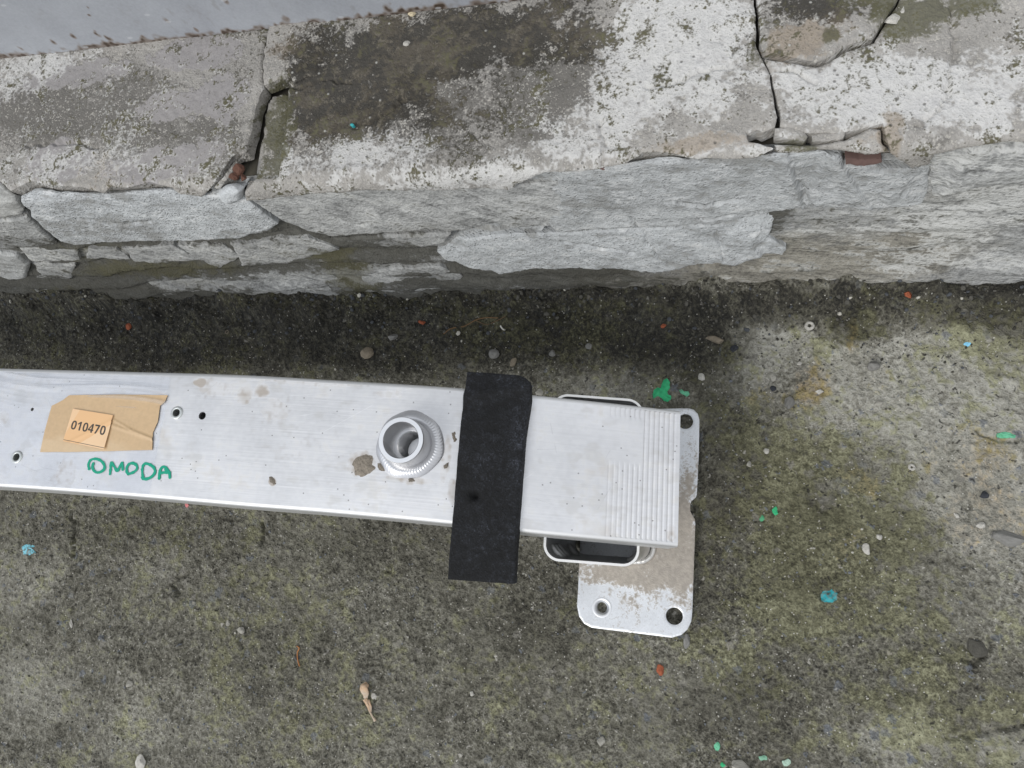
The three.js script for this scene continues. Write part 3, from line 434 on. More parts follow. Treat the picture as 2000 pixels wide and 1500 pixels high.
const bNorm = (x, N) => { const d = (hB(x + .002) - hB(x - .002)) / .004; return N.set(-d, 1, 0).normalize(); };
const bMap = (x, v, P, N) => { P.set(x, hB(x), lerp(zTop(x), zBot(x), v / .11)); bNorm(x, N); };      // v runs 0 to 0.11 across the face
const bOf = (px, py) => { const p = atBeam(px, py); return [p.x, (p.z - zTop(p.x)) / (zBot(p.x) - zTop(p.x)) * .11]; };
const bp = l => l.map(([x, y]) => bOf(x, y));
const beam = thing('bumper_beam', 'long silver aluminium bumper beam with welded tow socket, crash box and mounting plate', 'bumper beam', null, [-.1, 0, -.1]);
const bMud = blobs([[390, 747, 14, 12, 1.3], [480, 772, 16, 20, .9], [512, 765, 18, 16, 1.1], [531, 940, 8, 10, 1.4], [705, 908, 34, 30, .8], [540, 800, 50, 40, .35], [420, 760, 60, 24, .4], [570, 880, 60, 40, .3], [885, 960, 14, 30, .8], [8, 815, 14, 14, .7], [800, 936, 60, 10, .6], [600, 745, 160, 10, .5], [130, 930, 30, 40, .45], [650, 870, 40, 40, .25], [1310, 1040, 16, 20, .6], [300, 985, 300, 8, .4], [870, 900, 12, 60, .5], [760, 770, 40, 12, .4]], bOf);
const scratch = Array.from({ length: 46 }, () => { const a = [rr(-.84, BX1), rr(.004, .106)], L = rr(.006, .05), t = (rnd() < .7 ? rr(-.3, .3) : rr(-1.4, 1.4)); return [[a, [a[0] + L * Math.cos(t), a[1] + L * Math.sin(t)]], rr(.00025, .0005), rnd() < .6 ? -1 : 1]; });
function aluCol(x, v, o) {
  const br = n2(x * 26, v * 2600), br2 = n2(x * 9 + 5, v * 900), a1 = n2(x * 900, v * 900), a2 = n2(x * 330, v * 330), a4 = fbm(x * 34, v * 34, 4), a5 = fbm(x * 10, v * 16, 3);
  const t = .80 + (br - .5) * .03 + (br2 - .5) * .025 + (a4 - .5) * .12 + (a5 - .5) * .10 + (a2 - .5) * .05; o[0] = t; o[1] = t; o[2] = t * 1.005;
  let sc = 0; for (const [l, w, sg] of scratch) { if (x < Math.min(l[0][0], l[1][0]) - w || x > Math.max(l[0][0], l[1][0]) + w) continue; const q = trench([l], x, v); if (q < w) sc += sg * (1 - q / w) * ss(.25, .6, n2(x * 120, v * 120)); }
  if (sc) { const q = 1 + .16 * sc; o[0] = Math.min(.95, o[0] * q); o[1] = Math.min(.95, o[1] * q); o[2] = Math.min(.95, o[2] * q); }
  const sm2 = pink(x * 30, v * 44, 4); mixc(o, [.66, .645, .615], .40 * ss(.25, 1.0, sm2));
  const ox = ss(.55, .75, a4 * .6 + a2 * .4); mixc(o, [.78, .77, .745], ox * .4);
  const m = bMud(x, v); if (m > 0) mixc(o, [.50, .43, .35], .62 * ss(-.3, .45, m * .8 - (a2 * .4 + a4 * .6) * 1.1 + .05)); else mixc(o, [.62, .58, .53], .35 * ss(.68, .85, a4));
  const w = worley(x * 190, v * 190, 61); if (w.h < .05) mixc(o, [.16, .15, .14], ss(.14, .06, w.f) * .8);
  o[3] = .5 + (br - .5) * .6 + (br2 - .5) * .3 + (a1 - .5) * .15; o[4] = .45 + .14 * a4 + .12 * ox + (m > .3 ? .25 : 0);
}
const aluOpt = t => ({ map: t.map, bumpMap: t.bumpMap, bumpScale: .00006, roughnessMap: t.roughnessMap, roughness: 1, metalness: 1 });
const sock = bOf(800.6, 868.9);
const nutA = bOf(345.5, 806.5), nutB = bOf(33.5, 893), hole1 = bOf(395, 812), hole2 = bOf(63, 799.5);
{
  // the ribbed end: milled grooves across the face
  const gx0 = bOf(1184, 920)[0], pitch = (BX1 - gx0) / 14.6, yA = bOf(1220, 815)[1], yB = bOf(1190, 905)[1], xF = bOf(1252, 850)[0];
  const groove = (x, v) => {
    if (x < gx0 - .0005) return 0; const k = ((x - gx0) / pitch) % 1, prof = ss(.24, .04, Math.abs(k - .5)) ;
    const open = x > xF ? 1 : Math.max(ss(yA + .002, yA - .002, v), ss(yB - .004, yB + .004, v)), fade = lerp(.45, 1, ss(gx0, xF, x));
    return -.0007 * prof * open * fade * (x > BX1 - .003 ? 0 : 1);
  };
  const sx = bOf(1172, 920)[0];
  const rect = (a, b) => [[a, 0], [b, 0], [b, .11], [a, .11]];
  const hl = [circle(sock[0], sock[1], .0165), circle(nutA[0], nutA[1], .0044), circle(nutB[0], nutB[1], .0044), circle(hole1[0], hole1[1], .0036), circle(hole2[0], hole2[1], .0018, 20)];
  const g1 = sheet({ polys: [rect(BX0, sx), ...hl], map: bMap, cell: .00125, skirt: .0028 }), g2 = sheet({ polys: [rect(sx, BX1)], map: bMap, cell: .00055, H: groove });
  // one texture over the whole face
  const fix = g => { const [a, b, c, e] = g.userData.b, u = g.attributes.uv; for (let i = 0; i < u.count; i++) u.setXY(i, (a + u.getX(i) * (b - a) + .86) / (BX1 + .86), u.getY(i)); };
  fix(g1); fix(g2);
  const t = bake(-.86, BX1, 0, .11, .00042, aluCol, true); t.map.wrapS = t.bumpMap.wrapS = t.roughnessMap.wrapS = THREE.MirroredRepeatWrapping;
  // rounded corners, sides and back lofted along the curve
  const R = .0035, prof = []; for (let i = 0; i <= 6; i++) { const a = i / 6 * Math.PI / 2; prof.push([Math.sin(a) * R, -R + Math.cos(a) * R]); }
  for (let i = 0; i <= 6; i++) { const a = i / 6 * Math.PI / 2; prof.push([Math.cos(a) * R, -BT + R - Math.sin(a) * R]); }
  const ring = (x, inset) => { // list of [z, down] from far edge round the back to the near edge
    const zt = zTop(x), zb = zBot(x), o = []; for (const [q, d] of prof) o.push([zt - q + inset, Math.min(d, -inset)]); const rev = prof.slice().reverse(); for (const [q, d] of rev) o.push([zb + q - inset, Math.min(d, -inset)]);
    return o.map(([z, d]) => [z, d < -BT + inset ? -BT + inset : d]);
  };
  const loft = inset => {
    const pos = [], idx = [], n = 160, m = prof.length * 2, N = new THREE.Vector3();
    for (let i = 0; i <= n; i++) { const x = lerp(BX0, BX1, i / n); bNorm(x, N); for (const [z, d] of ring(x, inset)) pos.push(x + N.x * d, hB(x) + N.y * d, z); }
    for (let i = 0; i < n; i++) for (let j = 0; j < m - 1; j++) { const a = i * m + j, b = a + 1, c = a + m, e = c + 1; inset ? idx.push(a, b, c, b, e, c) : idx.push(a, c, b, b, c, e); }
    const g = new THREE.BufferGeometry(); g.setAttribute('position', new THREE.Float32BufferAttribute(pos, 3)); g.setIndex(idx); g.computeVertexNormals();
    const uv = []; for (let i = 0; i < pos.length / 3; i++) uv.push((pos[i * 3] + .86) / (BX1 + .86), .5 + pos[i * 3 + 1]); g.setAttribute('uv', new THREE.Float32BufferAttribute(uv, 2)); return g;
  };
  const endCap = () => { const pos = [], idx = [], N = bNorm(BX1, new THREE.Vector3()); const A = ring(BX1, 0), B = ring(BX1, .003); for (let i = 0; i < A.length; i++) for (const [z, d] of [A[i], B[i]]) pos.push(BX1 + N.x * d, hB(BX1) + N.y * d, z); for (let i = 0; i < A.length - 1; i++) { const a = i * 2; idx.push(a, a + 1, a + 2, a + 2, a + 1, a + 3); } const f = pos.length / 3; for (const [z, d] of [A[0], A[A.length - 1], B[B.length - 1], B[0]]) pos.push(BX1 + N.x * d, hB(BX1) + N.y * d, z); idx.push(f, f + 1, f + 2, f, f + 2, f + 3); const g = new THREE.BufferGeometry(); g.setAttribute('position', new THREE.Float32BufferAttribute(pos, 3)); g.setAttribute('uv', new THREE.Float32BufferAttribute(new Float32Array(pos.length / 3 * 2), 2)); g.setIndex(idx); g.computeVertexNormals(); return g; };
  part('beam_face', g1, std(aluOpt(t)), beam);
  part('ribbed_end', g2, std(aluOpt(t)), beam, 'bare end of the beam face with milled grooves');
  const side = std({ color: new THREE.Color().setRGB(.76, .76, .755), metalness: 1, roughness: .6 });
  part('beam_body', mergeGeometries([loft(0), loft(.003), endCap()]), side, beam);
}
const Q = new THREE.Quaternion(), UP = new THREE.Vector3(0, 1, 0);
function seat(g, uv, off = 0, dir) { const P = new THREE.Vector3(), N = new THREE.Vector3(); bMap(uv[0], uv[1], P, N); P.addScaledVector(N, off); g.applyQuaternion(Q.setFromUnitVectors(UP, dir || N)); g.translate(P.x, P.y, P.z); return g; }
const bright = std({ color: new THREE.Color().setRGB(.90, .905, .91), metalness: 1, roughness: .34 }), shadedMetal = std({ color: new THREE.Color().setRGB(.64, .64, .645), metalness: 1, roughness: .38 });  // tube and bore: the rim metal with shade darkened into its colour
{ // tow socket
  const base = new THREE.Vector3(), bn = new THREE.Vector3(); bMap(sock[0], sock[1], base, bn); const axis = at(783, 859.5, base.y + .0245).sub(base).normalize();
  const TH = .0250, RO = .0197, RI = .0150, SD = .027;
  const lathe = l => new THREE.LatheGeometry(l.map(([r, y]) => new THREE.Vector2(r, y)), 96);
  const tube = lathe([[RO, -.002], [RO, TH - .0008], [RO - .0006, TH]]), rim = lathe([[RO - .0006, TH], [RI + .0005, TH]]), inn = lathe([[RI + .0005, TH], [RI, TH - .0006], [RI, TH - SD]]), sh = lathe([[RI, TH - SD], [.0126, TH - SD], [.0122, TH - SD - .0006]]);
  const socket = part('tow_socket', seat(mergeGeometries([tube, inn, sh]), sock, 0, axis), shadedMetal, beam);
  part('rim', seat(rim, sock, 0, axis), bright, socket);
  const th = []; for (let i = 0; i <= 90; i++) th.push([.0113 + .0011 * Math.abs(((i / 6) % 1) * 2 - 1), TH - SD - .0006 - i * .00032]); th.push([0, TH - SD - .031]);
  part('thread', seat(lathe(th), sock, 0, axis), bright, socket);
  const pos = [], idx = [], nt = 420, nr = 16; // weld bead with its overlapping ripples
  for (let i = 0; i <= nt; i++) for (let j = 0; j <= nr; j++) {
    const a = i / nt * 2 * Math.PI, t = j / nr, ro = .0302 + .0006 * Math.sin(a * 3 + 1) + .0004 * Math.sin(a * 7), r = lerp(RO - .0004, ro, t);
    const rip = Math.abs(((a * 62 / (2 * Math.PI) + 8 + (t - .5) * (t - .5) * 7) % 1) - .5) * 2, h = .0040 * Math.sin(Math.PI * (.22 + .78 * t)) + .00040 * rip * (.25 + .75 * ss(-.2, .7, Math.cos(a - .55))) * Math.sin(Math.PI * Math.min(1, t * 1.05)) + (t === 1 ? -.0006 : 0) + .0008 * Math.exp(-Math.pow((a - 4.45) * 6, 2)) * Math.sin(Math.PI * t);
    pos.push(r * Math.cos(a), h, r * Math.sin(a));
  }
  for (let i = 0; i < nt; i++) for (let j = 0; j < nr; j++) { const a = i * (nr + 1) + j, b = a + 1, c = a + nr + 1, e = c + 1; idx.push(a, b, c, b, e, c); }
  const g = new THREE.BufferGeometry(); g.setAttribute('position', new THREE.Float32BufferAttribute(pos, 3)); g.setIndex(idx); g.computeVertexNormals();
  part('weld_bead', seat(g, sock), std({ color: new THREE.Color().setRGB(.66, .66, .67), metalness: 1, roughness: .36 }), socket);
  for (const n of [nutA, nutB]) { // rivet nuts pressed into the face
    const k = lathe([[.0034, -.012], [.0034, .0008], [.0039, .0013], [.0053, .0013], [.0060, .0008], [.0062, -.0002]]); part('rivet_nut', seat(k, n), std({ color: new THREE.Color().setRGB(.66, .68, .66), metalness: 1, roughness: .45 }), beam);
  }
}
// lumps of dried mud on the face
const mudMat = (() => { const t = bake(0, .05, 0, .05, .0004, (x, y, o) => { const a = fbm(x * 260, y * 260, 4), b = n2(x * 1400, y * 1400); const g = .6 + .5 * a + .35 * b; o[0] = .27 * g; o[1] = .235 * g; o[2] = .19 * g; o[3] = a * .6 + b * .4; }); return std({ map: t.map, bumpMap: t.bumpMap, bumpScale: .0012, roughness: .97 }); })();
for (const o of [[[688, 905], [698, 893], [714, 887], [727, 890], [728, 908], [734, 915], [722, 924], [708, 930], [694, 928]], [[737, 905], [744, 903], [756, 916], [750, 920], [740, 918]], [[526, 932], [533, 930], [539, 944], [533, 948], [527, 943]], [[796, 935], [806, 933], [810, 940], [798, 942]], [[883, 846], [890, 842], [893, 858], [886, 862]], [[866, 908], [876, 903], [874, 912], [868, 916]]]) {
  const pl = roughen(bp(o), .0012, .0012, 300), g = sheet({ polys: [pl], map: bMap, cell: .0008, skirt: .0012, H: (x, v, d) => .0003 + .0016 * ss(0, .004, d) + (fbm(x * 400, v * 400, 3) - .5) * .0016 });
  part('mud_clod', g, mudMat, beam);
}
// clear film wrapped round the left of the beam, brown tape and paper number over it
{
  const film = roughen(bp([[-220, 724], [0, 727], [240, 733.5], [334, 737], [326, 790], [312, 855], [300, 920], [292, 966], [240, 962], [0, 945], [-220, 935]]), .004, .0003);
  const crease = (x, v) => { const s = v - x * .10 + .006 * Math.sin(x * 22); const k = ss(.040, .012, v); return .00028 + k * (.0048 * ss(.60, .80, n2(x * 6 + 3, s * 300)) + .0010 * ss(.6, .8, n2(x * 9, s * 620))) + .00015 * fbm(x * 60, v * 220, 2); };
  part('clear_film', sheet({ polys: [film, circle(nutB[0], nutB[1], .0064), circle(hole2[0], hole2[1], .0022, 20)], map: bMap, cell: .0009, H: crease }), new THREE.MeshPhysicalMaterial({ color: new THREE.Color().setRGB(.97, .98, 1), transmission: .93, thickness: 0, roughness: .14, ior: 1.45, side: THREE.DoubleSide }), beam);
  const tapeO = roughen(bp([[137, 772.5], [240, 771], [329, 772.5], [323, 785.6], [314, 793], [309.6, 824], [300, 845.6], [298.8, 879], [223, 881], [153.6, 883], [80.4, 883.5], [88.8, 843], [99.6, 804.8], [103, 793], [125, 782]]), .003, .0002);
  const c0 = bOf(205, 810), c1 = bOf(258, 840), c2 = bOf(300, 858), c3 = bOf(222, 832);
  const seg = (x, v, a, b) => { const dx = b[0] - a[0], dy = b[1] - a[1], t = clamp(((x - a[0]) * dx + (v - a[1]) * dy) / (dx * dx + dy * dy)); return Math.hypot(x - a[0] - t * dx, v - a[1] - t * dy); };
  const wr = (x, v) => .0013 + .0005 * Math.exp(-Math.pow(seg(x, v, c0, c1) / .0011, 2)) + .0006 * Math.exp(-Math.pow(seg(x, v, c3, c2) / .0016, 2)) + .0005 * Math.exp(-Math.pow(seg(x, v, c1, c2) / .0011, 2)) ;
  const tg = sheet({ polys: [tapeO], map: bMap, cell: .0009, H: wr, skirt: .0004 }), [a, b, c, e] = tg.userData.b;
  const tt = bake(a, b, c, e, .0003, (x, v, o) => { const q = fbm(x * 70, (v - x * .2) * 320, 3), w = n2(x * 500, v * 500), z = fbm(x * 25, v * 40, 3); const k = .94 + .08 * (w - .5) + .05 * (q - .5) + .10 * (z - .5); o[0] = .68 * k; o[1] = .475 * k; o[2] = .265 * k; mixc(o, [.78, .63, .43], .35 * ss(.48, .72, q * .12 + z * .88)); o[3] = q; });
  const tape = part('brown_tape', tg, new THREE.MeshPhysicalMaterial({ map: tt.map, bumpMap: tt.bumpMap, bumpScale: .00012, roughness: .34, clearcoat: .5, clearcoatRoughness: .25 }), beam);
  // paper number: its own rectangle of coordinates
  const q = bp([[146.4, 799.5], [224.4, 812], [207.6, 879], [127.2, 862.4]]);
  const lMap = (s, t, P, N) => { const x = lerp(lerp(q[0][0], q[1][0], s), lerp(q[3][0], q[2][0], s), t), v = lerp(lerp(q[0][1], q[1][1], s), lerp(q[3][1], q[2][1], s), t); bMap(x, v, P, N); };
  const cv = document.createElement('canvas'); cv.width = 512; cv.height = 430; const cx = cv.getContext('2d');
  cx.fillStyle = '#eec08c'; cx.fillRect(0, 0, 512, 430); cx.fillStyle = '#f4cfa4'; cx.beginPath(); cx.moveTo(512, 120); cx.lineTo(512, 430); cx.lineTo(190, 430); cx.fill();
  cx.fillStyle = '#f2cb9e'; cx.beginPath(); cx.moveTo(0, 0); cx.lineTo(90, 0); cx.lineTo(0, 330); cx.fill();
  cx.fillStyle = '#3e3831'; cx.font = '600 118px sans-serif'; cx.textAlign = 'center'; cx.textBaseline = 'middle'; cx.save(); cx.translate(256, 205); cx.scale(1.12, 1.34); cx.fillText('010470', 0, 0); cx.restore();
  cx.fillStyle = '#4a4038'; cx.fillRect(0, 408, 512, 7);
  const ct = new THREE.CanvasTexture(cv); ct.colorSpace = THREE.SRGBColorSpace;
  const lg = sheet({ bounds: [0, 1, 0, 1], cell: .03, map: lMap, H: (s, t) =>   .0026 + .0006 * ss(.6, 1, s) * ss(.4, 1, t) + .0005 * ss(.06, 0, Math.abs(s + t - 1.15)) });
  const uvA = lg.attributes.uv; for (let i = 0; i < uvA.count; i++) uvA.setY(i, 1 - uvA.getY(i));
  part('number_label', lg, new THREE.MeshPhysicalMaterial({ map: ct, roughness: .5, clearcoat: .4, clearcoatRoughness: .3, side: THREE.DoubleSide }), tape);
}
{ // green marker lettering, drawn as strokes of paint on the face
  const Z = (x, y) => bOf(x / 4.1667, 680 + y / 4.1667);
  const strokes = [
    [[728, 985], [722, 945], [740, 912], [775, 902], [820, 915], [850, 950], [850, 985], [820, 1008], [790, 1012], [765, 995], [755, 965], [762, 938]],
    [[898, 1025], [903, 975], [908, 930], [930, 960], [957, 997], [980, 960], [997, 930], [1001, 990]],
    [[1046, 1026], [1034, 1005], [1036, 968], [1056, 942], [1086, 937], [1114, 956], [1117, 982], [1092, 1008], [1046, 1026]],
    [[1168, 1060], [1160, 1010], [1164, 965], [1178, 942], [1220, 948], [1255, 975], [1263, 1010], [1238, 1045], [1200, 1064], [1168, 1062], [1158, 1052]],
    [[1297, 1062], [1303, 1005], [1318, 972], [1340, 966], [1362, 985], [1380, 1018], [1384, 1055]], [[1308, 1018], [1340, 1012], [1384, 1012]], [[1348, 985], [1372, 1008]]];
  const gs = [];
  for (const s of strokes) {
    const pts = new THREE.CatmullRomCurve3(s.map(([x, y]) => { const q = Z(x, y); return new THREE.Vector3(q[0], q[1], 0); }), false, 'centripetal').getSpacedPoints(s.length * 7);
    const L = [], Rr = []; for (let i = 0; i < pts.length; i++) { const a = pts[Math.max(0, i - 1)], b = pts[Math.min(pts.length - 1, i + 1)], dx = b.x - a.x, dy = b.y - a.y, l = Math.hypot(dx, dy), w = .00125 * (.82 + .45 * n2(i * .35, s[0][0])); L.push([pts[i].x - dy / l * w, pts[i].y + dx / l * w]); Rr.push([pts[i].x + dy / l * w, pts[i].y - dx / l * w]); }
    const pos = [], idx = [], P = new THREE.Vector3(), N = new THREE.Vector3(), put = (q, h) => { bMap(q[0], q[1], P, N); P.addScaledVector(N, h); pos.push(P.x, P.y, P.z); };
    for (let i = 0; i < L.length; i++) { put(L[i], .0006); put([(L[i][0] + Rr[i][0]) / 2, (L[i][1] + Rr[i][1]) / 2], .00072 + .00001 * gs.length); put(Rr[i], .0006); }
    for (let i = 0; i < L.length - 1; i++) for (let k = 0; k < 2; k++) { const a = i * 3 + k; idx.push(a, a + 3, a + 1, a + 1, a + 3, a + 4); }
    for (const [e] of [[0], [L.length - 1]]) { const o = pos.length / 3, c = pts[e]; put([c.x, c.y], .00074); for (let k = 0; k <= 12; k++) put([c.x + .0012 * Math.cos(k / 12 * 2 * Math.PI), c.y + .0012 * Math.sin(k / 12 * 2 * Math.PI)], .00062); for (let k = 0; k < 12; k++) idx.push(o, o + k + 2, o + k + 1); }
    const g = new THREE.BufferGeometry(); g.setAttribute('position', new THREE.Float32BufferAttribute(pos, 3)); g.setIndex(idx); g.computeVertexNormals(); gs.push(g);
  }
  part('marker_writing', mergeGeometries(gs), std({ color: new THREE.Color().setRGB(.0, .36, .22), roughness: .5, side: THREE.DoubleSide }), beam, 'green hand lettering below the tape');
}
// crash box and mounting plate
const PY = .0068, rimY = x => hB(Math.min(x, BX1)) - BT + .002, atRim = (px, py) => { let p, h = .15; for (let i = 0; i < 12; i++) { p = at(px, py, h); h = rimY(p.x); } return p; };
const boxC = (() => { const a = atRim(1062, 1060), b = atRim(1249, 1070), t = atRim(1190, 776), m = atRim(1160, 1102); return { x0: a.x, x1: b.x, z0: t.z, z1: m.z }; })();
{
  const { x0, x1, z0, z1 } = boxC, R = .014, T = .0021;
  const outline = (ins, k = 16) => { const o = []; const r = Math.max(.002, R - ins); for (const [cx, cz, a0] of [[x1 - R, z1 - R, 0], [x0 + R, z1 - R, 1], [x0 + R, z0 + R, 2], [x1 - R, z0 + R, 3]]) for (let i = 0; i <= k; i++) { const a = (a0 + i / k) * Math.PI / 2; o.push([cx + r * Math.cos(a), cz + r * Math.sin(a), i > 0 && i < k ? Math.sin(Math.PI * i / k) : 0]); } return o; };
  const A = outline(0), B = outline(T), pos = [], idx = [], n = A.length, ny = 220;
  const bead = q => { let b = 0; for (const c of [.026, .042, .058, .112]) b += Math.exp(-Math.pow((q - c) / .0013, 2)); return b * .0048; };       // crush beads pressed into the corners
  const wall = (O, inner) => { const base = pos.length / 3; for (let j = 0; j <= ny; j++) { for (const [x, z, c] of O) { const RIMY = rimY(x), y = lerp(RIMY, PY - .001, j / ny), cx = (x0 + x1) / 2, cz = (z0 + z1) / 2, l = Math.hypot(x - cx, z - cz), d = -bead(RIMY - y) * Math.sqrt(c); const k = (RIMY - y) / RIMY; pos.push(x + (x - cx) / l * d, y, z + (z - cz) / l * d - .013 * k * (z - z0) / (z1 - z0)); } } for (let j = 0; j < ny; j++) for (let i = 0; i < n; i++) { const a = base + j * n + i, b = base + j * n + (i + 1) % n, c = a + n, e = b + n; inner ? idx.push(a, c, b, b, c, e) : idx.push(a, b, c, b, e, c); } };
  wall(A, false);
  const mk = () => { const g = new THREE.BufferGeometry(); g.setAttribute('position', new THREE.Float32BufferAttribute(pos.splice(0), 3)); g.setIndex(idx.splice(0)); g.computeVertexNormals(); return g; };
  const boxG = mk(); wall(B, true); const inG = mk(); const boxMesh = part('crash_box', boxG, std({ color: new THREE.Color().setRGB(.72, .72, .71), metalness: 1, roughness: .45 }), beam);
  part('inner_wall', inG, std({ color: new THREE.Color().setRGB(.72, .72, .71), metalness: 1, roughness: .45 }), boxMesh);
  for (let i = 0; i < n; i++) { pos.push(A[i][0], rimY(A[i][0]) + .0006, A[i][1], B[i][0], rimY(B[i][0]) + .0006, B[i][1]); } for (let i = 0; i < n; i++) { const a = i * 2, b = ((i + 1) % n) * 2; idx.push(a, b, a + 1, a + 1, b, b + 1); }
  
  part('cut_rim', mk(), std({ color: new THREE.Color().setRGB(.93, .92, .89), metalness: .7, roughness: .5 }), boxMesh);
  // plate
  const pOf = (px, py) => { const p = at(px, py, PY); return [p.x, p.z]; };
  const plate = [[1136, 802], [1345, 797], [1355, 800], [1363, 808], [1366, 820], [1365, 880], [1361, 966], [1359, 971], [1350, 979], [1348, 986], [1348, 998], [1351, 1004], [1357, 1014], [1358, 1024], [1352, 1196], [1350, 1214], [1343, 1229], [1331, 1240], [1312, 1245.5], [1156, 1226], [1141, 1218], [1131, 1204], [1127, 1184], [1129, 1150], [1133, 1050]].map(([x, y]) => pOf(x, y));
  const hs = [[1338.5, 823, 14.5], [1317, 1203.5, 17], [1175.5, 1186.5, 10.8], [1180, 823, 14]].map(([x, y, r]) => { const c = pOf(x, y), e = pOf(x, y + r); return [c[0], c[1], Math.hypot(e[0] - c[0], e[1] - c[1])]; });
  const pDirt = blobs([[1320, 1060, 70, 90, 1.2], [1270, 1120, 90, 40, 1.1], [1180, 1118, 80, 24, 1.1], [1330, 1130, 40, 70, .9], [1240, 1155, 60, 40, .45], [1330, 960, 30, 60, .8], [1240, 1190, 50, 40, .12], [1330, 1010, 30, 40, .9], [1350, 910, 20, 60, .4]], pOf);
  const pg = sheet({ polys: [plate, ...hs.map(h => circle(h[0], h[1], h[2], 48))], cell: .0011, skirt: .0042, map: (x, z, P, N) => { P.set(x, PY, z); N.set(0, 1, 0); }, H: (x, z, d) => -(d < .0008 ? .0008 - d : 0) * .6 });
  const [a, b, c, e] = pg.userData.b, t = bake(a, b, c, e, .0003, (x, z, o) => {
    const a1 = n2(x * 1000, z * 1000), a2 = n2(x * 380, z * 380), a3 = n2(x * 160, z * 160), a4 = fbm(x * 50, z * 50, 4), k = .70 + .12 * (a4 - .5) + .08 * (a1 - .5); o[0] = k * .99; o[1] = k * 1.01; o[2] = k * 1.03;
    const D = pDirt(x, z), thr = clamp((a1 * .3 + a2 * .3 + a3 * .2 + a4 * .2 - .5) * 1.9 + .5, .02, .98), m = ss(-.34, .34, D * .85 - thr + .0); const dk = .9 + .2 * (a2 - .5); mixc(o, [.56 * dk, .51 * dk, .445 * dk], .92 * m);
    mixc(o, [.45, .40, .36], .5 * ss(.72, .85, a4 * .6 + a2 * .4)); o[3] = .5 + (a1 - .5) * .3 * m + m * .2; o[4] = .48 + .3 * m;
  }, true);
  const pm = part('mounting_plate', pg, std({ map: t.map, bumpMap: t.bumpMap, bumpScale: .0006, roughnessMap: t.roughnessMap, roughness: 1, metalness: 1 }), beam, 'flat plate under the crash box streaked with dried mud');
  const nut = new THREE.LatheGeometry([[hs[2][2] - .0001, -.010], [hs[2][2] - .0001, .0006], [hs[2][2] + .0038, .0006], [hs[2][2] + .0044, .0003]].map(q => new THREE.Vector2(...q)), 48); nut.translate(hs[2][0], PY + .0001, hs[2][1]); part('weld_nut', nut, std({ color: new THREE.Color().setRGB(.78, .79, .80), metalness: 1, roughness: .5 }), pm);
  // weld round the foot of the box
  const wp = outline(-.0015).map(([x, z]) => new THREE.Vector3(x + (x - (x0 + x1) / 2) * .04, PY + .001, z + (z - (z0 + z1) / 2) * .02 - .013 * (z - z0) / (z1 - z0))), wc = new THREE.CatmullRomCurve3(wp, true), wg = new THREE.TubeGeometry(wc, 300, .0030, 8, true), wpos = wg.attributes.position;
  for (let i = 0; i < wpos.count; i++) { const q = 1 + .0; wpos.setY(i, wpos.getY(i) + (n2(i * .11, 3) - .5) * .0012); } wg.computeVertexNormals(); part('weld_seam', wg, std({ color: new THREE.Color().setRGB(.74, .72, .68), metalness: 1, roughness: .42 }), pm);
}

// ───────────────────────── black foam strip laid across the beam ─────────────────────────
{
  const FT = .0075, c0 = [[911, 724], [1012, 731], [1024, 736], [1032, 743], [1035.5, 752], [1035, 780], [1024, 853], [1012, 1000], [1001, 1141], [930, 1136], [870.5, 1131], [884, 1000], [898, 853], [907, 768]].map(([x, y]) => { const p = atBeam(x, y, FT); return [p.x, p.z]; });
  const zt = zTop(-.19), zb = zBot(-.19);
  const fm = (x, z, P, N) => { const e = z > zb ? z - zb : z < zt ? zt - z : 0; P.set(x, hB(x) + FT - e * e * (z > zb ? 2.2 : 5) + .0015 * Math.sin(z * 40), z); N.set(-.1, 1, z > zb ? .1 : 0).normalize(); };
  const dent = (() => { const p = atBeam(925, 967, FT); return [p.x, p.z]; })();
  const g = sheet({ polys: [roughen(c0, .003, .0003, 120)], map: fm, cell: .0011, skirt: FT - .0006, back: true, H: (x, z, d) => -(d < .0012 ? .0012 - d : 0) * .5 + (fbm(x * 320, z * 320, 3) - .5) * .0006 - .0062 * Math.exp(-(Math.pow((x - dent[0]) / .0038, 2) + Math.pow((z - dent[1]) / .0034, 2))) + .0022 * Math.exp(-Math.pow((z - zt - .003 + (x + .19) * .2) / .006, 2)) });
  const [a, b, c, e] = g.userData.b, t = bake(a, b, c, e, .0003, (x, z, o) => { const w = worley(x * 860, z * 860, 71), g1 = (w.h * 2 - 1) * ss(.7, .3, w.f), a1 = pink(x * 300, z * 300, 3), a2 = pink(x * 34, z * 34, 3), v = .0062 * Math.exp(g1 * 1.1 + a1 * .9 + a2 * 1.0); o[0] = v * .90; o[1] = v; o[2] = v * 1.26; o[3] = .45 + .16 * g1 + .14 * a1; });
  single('foam_strip', g, std({ map: t.map, bumpMap: t.bumpMap, bumpScale: .0009, roughness: .85, side: THREE.DoubleSide }), 'black speckled foam strip laid across the silver beam', 'foam strip');
}

